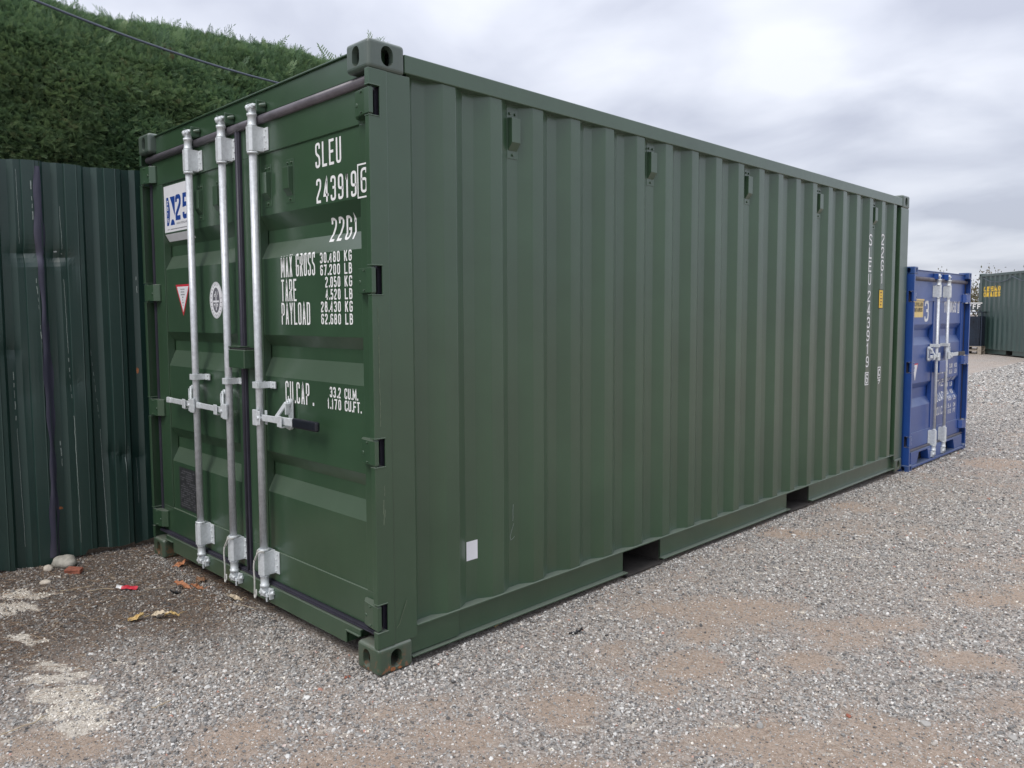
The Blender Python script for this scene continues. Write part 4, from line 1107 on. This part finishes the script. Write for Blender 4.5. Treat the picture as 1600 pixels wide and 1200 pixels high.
for k, (a, b_) in enumerate(zip(edges, edges[1:])):
    base = fbreaks(a, b_); ss = []
    for q, w_ in zip(base, base[1:]):
        nn = 1 if (w_-q) < .008 else (3 if b_ < 1 else 1)
        for j in range(nn): ss.append(q+(w_-q)*j/nn)
    ss.append(b_)
    nz_ = 90 if b_ < 1 else 12; vs_ = []
    for j in range(nz_+1):
        for s_ in ss:
            z0_ = fence_bottom(s_); z1_ = fence_top(s_); z = z0_+(z1_-z0_)*j/nz_
            vs_.append((fx(s_, z)+(.003 if k % 2 else 0), s_+(.002 if k % 2 else 0), z))
    n = len(ss); fs_ = [(j*n+i, j*n+i+1, (j+1)*n+i+1, (j+1)*n+i) for j in range(nz_) for i in range(n-1)]
    o = MB().add(vs_, fs_, True).build('fence_panel', GREENF, fence, flat=True)
    sl_ = o.modifiers.new('thick', 'SOLIDIFY'); sl_.thickness = .0008; sl_.offset = -1
for y_ in edges[1:-1]:
    if y_ == -.5: y_ = -.55
    m = MB(); m.box(-.100, -.050, y_-.025, y_+.025, -.05, 2.36); m.build('post', GREENF, fence)
# wavy purple-grey strip over the joint, with flaking edges
def strip_c(z): return -.502+.012*math.sin(z*2.1)+.020*(z-1.2)*.3
m = MB(); vs_ = []; NZ = 90
for j in range(NZ+1):
    z = .06+(2.37-.06)*j/NZ; c = strip_c(z); w_ = .024+.006*math.sin(z*7)+.004*math.sin(z*23)
    for i in range(5): y = c-w_+2*w_*i/4; vs_.append((fx(y, z)+.005+.003*(1-abs(i-2)/2), y, z))
m.add(vs_, [(j*5+i, j*5+i+1, (j+1)*5+i+1, (j+1)*5+i) for j in range(NZ) for i in range(4)], True); m.build('joint_strip', PRIMER, fence)
def fmapf(u, v, off): return (fx(u, v)+.0035+off, u, v)
r = random.Random(9)
def vscratch(y0, y1, z0, z1, w_, dash=False):
    m = MB()
    n = max(2, int(abs(z0-z1)/.02)); pts_ = [Vector((y0+(y1-y0)*k/n+.0012*r.uniform(-1, 1), z0+(z1-z0)*k/n)) for k in range(n+1)]
    if not dash: ribbon(m, pts_, False, w_, fmapf, 0)
    else:
        k = 0
        while k < n-1:
            j = min(n, k+r.randint(1, 2)); ribbon(m, pts_[k:j+1], False, w_*r.uniform(.6, 1.5), fmapf, 0); k = j+r.randint(1, 2)
    o = m.build('scratch', BARE, fence, flat=True)
    if dash: o['kind'] = 'stuff'
vscratch(-.545, -.540, 2.28, 2.02, .0045, True); vscratch(-.540, -.530, 1.72, 1.50, .003, True); vscratch(-.53, -.50, 1.45, .95, .003, True)
vscratch(-.615, -.612, 2.34, 1.92, .0022); vscratch(-.400, -.392, 2.15, 1.90, .0030); vscratch(-.392, -.385, 1.72, 1.28, .0030)
vscratch(-.385, -.375, 1.25, .95, .0035, True); vscratch(-.372, -.366, .9, .12, .0022); vscratch(-.670, -.667, 1.18, .88, .0040, True); vscratch(-.665, -.655, .85, .15, .0022)
vscratch(-.258, -.225, 1.30, .85, .0022, True); vscratch(-.222, -.205, .8, .05, .0025); vscratch(.02, .022, 1.75, 1.65, .003, True); vscratch(-.445, -.44, .75, .6, .004, True)
vscratch(-.09, -.085, .62, .45, .0022); vscratch(-.015, -.010, .6, .3, .0018)
m = MB(); blob(m, -.425, 1.885, .009, .005, fmapf, 3); blob(m, -.395, 1.872, .005, .003, fmapf, 14)
m.build('chipped_paint', plain('chipped_pale_metal', (.42, .46, .46), .5), fence, flat=True)
m = MB(); blob(m, .010, 1.155, .006, .022, fmapf, 6); blob(m, -.468, .345, .022, .012, fmapf, 7); m.build('rust_patch', RUSTY, fence, flat=True)

# ================================================================== HEDGE
def hedge_profile(t_):     # t 0..1 from the foot up over the top
    pts_ = [(-3.16, .2), (-3.16, 1.6), (-3.18, 2.6), (-3.22, 3.05), (-3.34, 3.38), (-3.56, 3.62), (-3.90, 3.76), (-4.6, 3.82)]
    ls = [0]
    for a, b_ in zip(pts_, pts_[1:]): ls.append(ls[-1]+math.dist(a, b_))
    s_ = t_*ls[-1]
    for k in range(len(pts_)-1):
        if s_ <= ls[k+1] or k == len(pts_)-2:
            f = (s_-ls[k])/(ls[k+1]-ls[k]); a, b_ = pts_[k], pts_[k+1]
            d = Vector((b_[0]-a[0], b_[1]-a[1])).normalized()
            return a[0]+(b_[0]-a[0])*f, a[1]+(b_[1]-a[1])*f, (d.y, -d.x)     # outward normal in x-z
HLEN = sum(math.dist(a, b_) for a, b_ in zip([(-3.16, .2), (-3.16, 1.6), (-3.18, 2.6), (-3.22, 3.05), (-3.34, 3.38), (-3.56, 3.62), (-3.90, 3.76)], [(-3.16, 1.6), (-3.18, 2.6), (-3.22, 3.05), (-3.34, 3.38), (-3.56, 3.62), (-3.90, 3.76), (-4.6, 3.82)]))
def hedge_pt(y, t_):
    x, z, nn = hedge_profile(t_)
    nx_, nz_ = nn if nn[0] > -.2 else (-nn[0], -nn[1])
    b_ = .10*noise.noise(Vector((y*1.3, z*1.3, x*1.3)))+.05*noise.noise(Vector((y*4, z*4, 7)))
    zz = z+.06*(y-.8)*(z > 2.9)*min(1, (z-2.9)) if y < 3 else z+.13*(z > 2.9)*min(1, (z-2.9))
    return Vector((x+nx_*b_, y, zz+nz_*b_)), Vector((nx_, 0, nz_)).normalized()
m, t, b = mat_new('hedge_foliage')
oi = N(t, 'ShaderNodeObjectInfo')
h1 = ramp(t, oi.outputs['Random'], [(0, (.095, .155, .080)), (.35, (.155, .240, .115)), (.7, (.215, .31, .135)), (.93, (.24, .34, .155)), (1, (.29, .28, .15))])
h2 = ramp(t, oi.outputs['Random'], [(0, (.10, .185, .105)), (.5, (.17, .285, .145)), (1, (.24, .36, .165))])
ti = attr(t, 'tint', 'INSTANCER')
tf = ramp(t, ti, [(0, 0), (.8, 1)]); hc = mixc(t, tf.outputs[0], h1.outputs[0], h2.outputs[0])
tb = ramp(t, ti, [(.94, 0), (.99, 1)]); hc = mixc(t, tb.outputs[0], hc, (.16, .085, .045))
t.links.new(hc, b.inputs['Base Color']); b.inputs['Roughness'].default_value = .5; b.inputs['Specular IOR Level'].default_value = .5
tr_ = N(t, 'ShaderNodeBsdfTranslucent'); t.links.new(hc, tr_.inputs[0]); ms = N(t, 'ShaderNodeMixShader'); ms.inputs[0].default_value = .42
t.links.new(b.outputs[0], ms.inputs[1]); t.links.new(tr_.outputs[0], ms.inputs[2]); t.links.new(ms.outputs[0], t.nodes['Material Output'].inputs[0])
FOL = m
def spray_mesh(seed, n=9, mat=FOL):
    r = random.Random(seed); mb = MB()
    def blade(p, d, L_, w_, up):
        d = d.normalized(); s_ = d.cross(up).normalized()*w_
        tipp = p+d*L_; mid = p+d*L_*.45
        mb.add([p-s_*.35, mid-s_, tipp, mid+s_, p+s_*.35], [(0, 1, 2, 3, 4)])
    up = Vector((0, 0, 1)); cur = Vector((0, 0, 0)); d = Vector((1, 0, 0))
    for k in range(n):
        L_ = .42*(1-k/n*.6)*r.uniform(.8, 1.15)
        for s_ in (1, -1):
            dd = Vector((.75, s_*.85, r.uniform(-.15, .3))).normalized(); base = cur.copy()
            blade(base, dd, L_, .024, up)
            for q in (.35, .62, .85):
                pp = base+dd*L_*q
                for s2 in (1, -1): blade(pp, Vector((dd.x+.25, dd.y+s2*.75, dd.z+r.uniform(-.2, .3))), L_*.34*(1.15-q*.6), .017, up)
        cur = cur+d*(1/n); d = (d+Vector((0, r.uniform(-.12, .12), r.uniform(-.12, .04)))).normalized()
    blade(cur, d, .2, .03, up)
    me = bpy.data.meshes.new('spray'); me.from_pydata(mb.v, [], mb.f); me.materials.append(mat); me.update(); return me
SPR = [spray_mesh(300+i) for i in range(6)]
HP = []; HR = []; HS = []; HT = []
def add_spray(p, nrm, sc, jit, lift, tint):
    d = (nrm+Vector((0, random.gauss(0, jit), random.gauss(lift, jit*.6)))).normalized()
    q = d.to_track_quat('X', 'Z'); q = q @ Matrix.Rotation(random.uniform(-1.3, 1.3), 3, 'X').to_quaternion(); e_ = q.to_euler()
    HP.append(tuple(p)); HR.append(tuple(e_)); HS.append((sc, sc, sc)); HT.append(tint)
random.seed(21)
for (ya, yb, t0, t1, cnt, s0, s1) in ((-1.6, 2.6, .42, .93, 60000, .038, .068), (-4.2, -1.6, .42, .95, 2600, .10, .18), (2.6, 9.0, .55, .97, 5200, .11, .19), (-4.2, 9.0, .0, .45, 2600, .14, .24)):
    for _ in range(cnt):
        y = random.uniform(ya, yb); t_ = random.uniform(t0, t1); p, nn = hedge_pt(y, t_)
        dep = random.random()**1.8*.05
        tn = .8*max(0, min(1, .5+1.4*noise.noise(Vector((y*1.8, p.z*1.8, 4)))))
        if noise.noise(Vector((y*2.6+9, p.z*2.6, 1))) >.62: tn = 1.0 if random.random() < .5 else tn
        if nn.z > .6: tn = max(tn, .45) if tn < .9 else tn
        add_spray(p-nn*dep, nn, random.uniform(s0, s1), .75, .15 if nn.z < .5 else .35, tn)
for _ in range(700):       # straggling shoots along the crown
    y = random.uniform(-1.4, 3.0); t_ = random.uniform(.70, .86); p, nn = hedge_pt(y, t_)
    add_spray(p, Vector((nn.x*.4, random.uniform(-.3, .6), 1)).normalized(), random.uniform(.05, .11)*(1 if random.random() < .94 else 1.8), .45, .3, .6)
for _ in range(10):
    p, nn = hedge_pt(2.62+random.uniform(-.03, .03), .80); p.z = 3.98
    add_spray(p, Vector((0, .3, 1)), random.uniform(.10, .17), .3, .3, .6)
hedge = empty('hedge', (0, 0, 0)); tag(hedge, 'tall clipped dark green conifer hedge rising behind the corrugated fence', 'hedge')
fol = gn_scatter('foliage', HP, HR, HS, np.random.default_rng(3).integers(0, 6, len(HP)), HT, SPR); fol.parent = hedge; fol['kind'] = 'stuff'
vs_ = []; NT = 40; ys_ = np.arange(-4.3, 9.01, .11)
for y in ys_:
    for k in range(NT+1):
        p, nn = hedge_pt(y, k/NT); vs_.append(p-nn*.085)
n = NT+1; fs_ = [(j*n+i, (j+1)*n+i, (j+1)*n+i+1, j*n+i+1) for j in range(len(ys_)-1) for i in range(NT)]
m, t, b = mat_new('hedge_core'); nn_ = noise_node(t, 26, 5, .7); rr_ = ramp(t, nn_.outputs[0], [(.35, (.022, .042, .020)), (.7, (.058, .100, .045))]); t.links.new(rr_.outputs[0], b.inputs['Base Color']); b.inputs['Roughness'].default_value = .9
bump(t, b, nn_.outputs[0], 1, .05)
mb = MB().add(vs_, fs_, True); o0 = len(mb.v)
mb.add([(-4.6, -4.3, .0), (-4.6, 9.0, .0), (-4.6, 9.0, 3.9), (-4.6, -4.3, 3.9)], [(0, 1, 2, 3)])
mb.build('light_block_core', m, hedge)  # dark solid core added inside the sprays to block light
for y in np.arange(-3.9, 8.9, 1.15):
    tr = MB().tube([(-3.75, y, -.05), (-3.75+.03, y+.02, 1.0), (-3.75, y, 2.6)], [.07, .055, .03], 8); tr.build('trunk', plain('hedge_bark', (.10, .07, .05), .9) if y < -3.8 else bpy.data.materials['hedge_bark'], hedge)

# cable slung in front of the hedge
def cz(y): return 3.262+.052*(y-1.45)**2/1.0*.98 if y < 1.45 else 3.262-.045*(y-1.45)**2
m = MB(); m.tube([(-2.96+.0*y, y, cz(y)) for y in np.arange(-5.0, 5.6, .2)], .0085, 8)
tag(m.build('overhead_cable', CABLEM), 'grey overhead cable sagging in front of the hedge', 'cable')
for y_ in (-5.05, 7.55):
    pass

# ================================================================== FAR SHRUBS
m, t, b = mat_new('dry_shrub_leaves'); oi = N(t, 'ShaderNodeObjectInfo'); rr_ = ramp(t, oi.outputs['Random'], [(0, (.09, .075, .035)), (.5, (.17, .14, .08)), (1, (.10, .12, .05))]); t.links.new(rr_.outputs[0], b.inputs['Base Color']); b.inputs['Roughness'].default_value = .7
SHL = m
leafm = MB().add([(0, 0, 0), (.4, .25, .05), (1, 0, 0), (.4, -.25, .05)], [(0, 1, 2, 3)]); lm = bpy.data.meshes.new('leaf'); lm.from_pydata(leafm.v, [], leafm.f); lm.materials.append(SHL)
BARK = plain('shrub_bark', (.12, .095, .07), .9)
def shrub(x, y, h, rx, ry, n, label, seed):
    r = random.Random(seed); rt = empty('shrub', (x, y, float(gz(x, y)))); tag(rt, label, 'shrub', None)
    mb = MB()
    tips = []
    for k in range(26):
        a = r.uniform(0, 6.28); q = r.random()**.5; tip = Vector((rx*q*math.cos(a), ry*q*math.sin(a), h*(1-.25*q*q)*r.uniform(.78, 1.04))); mid = Vector((tip.x*.35, tip.y*.35, tip.z*.5))
        mb.tube([(0, 0, -.05), mid, tip], [.035, .018, .006], 5); tips.append((mid, tip))
    mb.build('branches', BARK, rt)
    P_, R_, S_, T_ = [], [], [], []
    for _ in range(n):
        mid, tip = r.choice(tips); f = r.random()**.6; p = mid.lerp(tip, f)+Vector((r.gauss(0, .16), r.gauss(0, .16), r.gauss(0, .13)))
        P_.append(tuple(p)); R_.append((r.uniform(0, 6), r.uniform(0, 6), r.uniform(0, 6))); s_ = r.uniform(.06, .13); S_.append((s_, s_, s_)); T_.append(0)
    o = gn_scatter('foliage', P_, R_, S_, [0]*n, T_, [lm]); o.parent = rt; o['kind'] = 'stuff'
shrub(-5.1, 30.3, 3.10, 1.3, .9, 2200, 'sparse brown shrub showing above the left end of the far container', 1)
shrub(-3.0, 30.0, 2.92, 1.3, .9, 900, 'thin bare shrub showing above the middle of the far container', 2)
shrub(-7.0, 31.0, 2.95, 1.2, .9, 1400, 'low brown shrub behind the blue container roof', 3)
shrub(-2.2, 9.6, 2.02, .5, .5, 500, 'small shrub top between the green and the blue container', 4)

# ================================================================== LITTER AND STONES
def g_at(x, y): return float(gz(x, y))
def rock(name, x, y, sx, sy, sz, rz, mat, seed, label, cat, group=None, sub=3):
    bm = bmesh.new(); bmesh.ops.create_icosphere(bm, subdivisions=sub, radius=.5); r = random.Random(seed)
    for v in bm.verts:
        k = 1+.22*noise.noise(v.co*2.3+Vector((seed, 0, 0)))+.08*noise.noise(v.co*7+Vector((seed, 3, 0))); v.co *= k
        v.co = Vector((v.co.x*sx, v.co.y*sy, v.co.z*sz))
    me = bpy.data.meshes.new(name); bm.to_mesh(me); bm.free(); me.materials.append(mat)
    for p in me.polygons: p.use_smooth = True
    o = bpy.data.objects.new(name, me); COL.objects.link(o); o.location = (x, y, g_at(x, y)+sz*.30); o.rotation_euler = (0, 0, rz); tag(o, label, cat, group); return o
ROCKM = plain('pale_rock', (.36, .34, .29), .9, 0, .35, 26, .006, 90); ROCK2 = plain('beige_stone', (.52, .46, .38), .9, 0, .25, 40, .003, 90)
rock('rock', -2.520, -.480, .145, .115, .085, .6, ROCKM, 3, 'large pale lichen grey rock against the foot of the fence', 'rock')
rock('rock', -2.500, -.575, .055, .05, .045, .2, ROCK2, 5, 'small pinkish stone touching the left of the large rock', 'rock')
rock('rock', -2.300, -.640, .060, .045, .03, 1.0, ROCK2, 8, 'pale cream pebble left of the large rock and brick', 'rock')
BR = plain('red_brick', (.30, .105, .065), .9, 0, .3, 40, .004, 120)
def brick(x, y, a, b_, h, rz, label, seed):
    r = random.Random(seed); m = MB(); j = lambda: r.uniform(-.006, .006)
    m.hexa([(-a+j(), -b_+j(), 0), (a+j(), -b_+j(), 0), (a+j(), b_+j(), 0), (-a+j(), b_+j(), 0), (-a+j(), -b_+j(), h), (a+j(), -b_+j(), h*.9), (a+j(), b_+j(), h*.8), (-a+j(), b_+j(), h)])
    o = m.build('brick_fragment', BR, None, .004); o.location = (x, y, g_at(x, y)); o.rotation_euler = (.1, 0, rz); tag(o, label, 'brick')
brick(-2.375, -.470, .040, .028, .030, .9, 'broken red brick piece in front of the large rock', 1)
brick(1.509, 1.050, .010, .007, .008, .3, 'tiny red brick chip lying alone on the open gravel', 2)
brick(-.106, -.085, .010, .008, .008, 1.1, 'tiny red chip in front of the near corner casting', 3)
def leaf(x, y, l, w_, rz, mat, label, seed, cat='leaf', group='fallen leaves by the door end'):
    r = random.Random(seed); n = 9; vs_ = []; fs_ = []
    for i in range(n+1):
        t_ = i/n; ww = w_*math.sin(math.pi*min(1, t_*.96+.03))*(1+.35*r.uniform(-1, 1)); zz = .012*math.sin(t_*3+seed)+.008*r.random()
        vs_ += [((t_-.5)*l, -ww/2, zz+.010*r.random()), ((t_-.5)*l, 0, zz-.004), ((t_-.5)*l, ww/2, zz+.014*r.random())]
    for i in range(n):
        for j in (0, 1): fs_.append((i*3+j, (i+1)*3+j, (i+1)*3+j+1, i*3+j+1))
    m = MB().add(vs_, fs_); m.tube([(l*.48, 0, .006), (l*.75, .01, .010)], .0012, 5); o = m.build(cat if cat != 'leaf' else 'fallen_leaf', mat)
    o.location = (x, y, g_at(x, y)+.012); o.rotation_euler = (r.uniform(-.25, .25), r.uniform(-.2, .2), rz); tag(o, label, 'leaf' if cat == 'leaf' else cat, group if cat == 'leaf' else None)
    return o
LO = plain('orange_dead_leaf', (.42, .18, .085), .75, 0, .4, 60); LY = plain('yellow_dead_leaf', (.56, .40, .17), .75, 0, .35, 60); LP = plain('pale_dead_leaf', (.60, .50, .36), .75, 0, .25, 60); LB = plain('brown_dead_leaf', (.24, .13, .07), .8, 0, .4, 60); LD = plain('black_scrap', (.012, .013, .016), .6)
leaf(-1.700, -.115, .11, .045, .6, LO, 'orange crumpled leaf lying right of the red wrapper', 1)
leaf(-1.615, -.065, .09, .035, .9, LO, 'orange leaf with thin stalk between wrapper and door sill', 2)
leaf(-1.740, .000, .075, .045, .2, LB, 'russet brown leaf close under the left end of the sill', 3)
leaf(-2.090, .020, .085, .06, 1.6, LO, 'orange leaf beside the left bottom corner casting', 4)
leaf(-1.395, -.470, .085, .05, .8, LY, 'yellow leaf lying flat on the gravel beside a paler one', 5)
leaf(-1.340, -.375, .085, .05, 1.1, LP, 'pale cream leaf beside the yellow leaf', 6)
leaf(-1.305, -.330, .07, .028, 1.0, LY, 'narrow yellow leaf under the pale cream leaf', 7)
leaf(-1.315, .000, .080, .045, .9, LP, 'pale tan leaf at the foot of the door sill near the second bar', 8)
leaf(-1.640, -.180, .055, .03, 1.0, LD, 'small black scrap on the gravel below the orange leaves', 9, 'scrap')
leaf(.287, .915, .070, .016, .9, LD, 'thin black curved scrap on the gravel beside the long side', 10, 'scrap')
leaf(-.040, .715, .03, .02, .4, LY, 'tiny yellow brown leaf against the bottom rail', 11)
# red and white wrapper
m = MB(); vs_ = []; r = random.Random(5)
for i in range(9):
    for j in range(4): vs_.append((i*.014, j*.012+.003*r.uniform(-1, 1), .006+.008*r.random()+(.006 if j in (1, 2) else 0)))
m.add(vs_, [(i*4+j, (i+1)*4+j, (i+1)*4+j+1, i*4+j+1) for i in range(8) for j in range(3)]); m.mi = [0 if k >= 6 else 1 for k in range(24)]
o = m.build('wrapper', [RED, WHITE]); o.location = (-1.905, -.400, g_at(-1.9, -.4)+.010); o.rotation_euler = (.1, .1, rad(50)); tag(o, 'crumpled red and white wrapper on the ground near the fence', 'wrapper')
# twigs and straw
STRAW = plain('dry_straw', (.46, .37, .25), .8)
def twig(x, y, l, rz, rr2, label, seed):
    r = random.Random(seed); m = MB(); pts_ = [(l*(k/6-.5), .03*l*math.sin(k*1.1+seed)+.02*l*r.uniform(-1, 1), .006+.006*r.random()) for k in range(7)]
    m.tube(pts_, [rr2]*6+[rr2*.5], 6); o = m.build('twig', STRAW); o.location = (x, y, g_at(x, y)+.008); o.rotation_euler = (0, 0, rz); tag(o, label, 'twig', 'dry stalks on the gravel')
twig(-.612, -1.135, .19, rad(105), .0022, 'long pale curved straw stalk at the left bottom edge', 1)
twig(-.405, -.720, .085, rad(100), .0025, 'short pale stalk on the gravel right of the white sand spill', 2)
twig(-2.05, -.55, .16, rad(75), .0018, 'thin dry stalk on brown soil left of the wrapper', 3)
twig(-1.95, -.46, .13, rad(60), .0018, 'thin dry stalk just in front of the wrapper', 4)
twig(-1.75, -.24, .10, rad(80), .0014, 'fine stalk between the wrapper and the orange leaves', 5)
twig(-1.15, -.02, .15, rad(20), .0014, 'fine stalk at the foot of the door sill', 6)
# fine dead needles and straw over the soil, too many to count
nm = MB().tube([(-.5, 0, 0), (0, .04, .03), (.5, 0, 0)], .02, 4); nme = bpy.data.meshes.new('needle'); nme.from_pydata(nm.v, [], nm.f)
m, t, b = mat_new('dry_needles'); oi = N(t, 'ShaderNodeObjectInfo'); rr_ = ramp(t, oi.outputs['Random'], [(0, (.10, .05, .03)), (.5, (.24, .14, .08)), (1, (.45, .34, .22))]); t.links.new(rr_.outputs[0], b.inputs['Base Color']); b.inputs['Roughness'].default_value = .85
nme.materials.append(m); n = 5200
x = RNG.uniform(-2.6, -.5, n); y = RNG.uniform(-1.25, .15, n); k = RNG.random(n) < soilm(x, y)*(.25+.9*fbm(x, y, 3, 71)); x = x[k]; y = y[k]; n = len(x)
s_ = RNG.uniform(.015, .05, n)
lit = gn_scatter('leaf_litter', np.stack([x, y, gz(x, y)+.008], -1), np.stack([RNG.normal(0, .2, n), RNG.normal(0, .2, n), RNG.uniform(0, 6.3, n)], -1), np.stack([s_, s_, s_], -1), np.zeros(n, int), np.zeros(n), [nme])
tag(lit, 'dry brown needles and straw on the soil', kind='stuff')
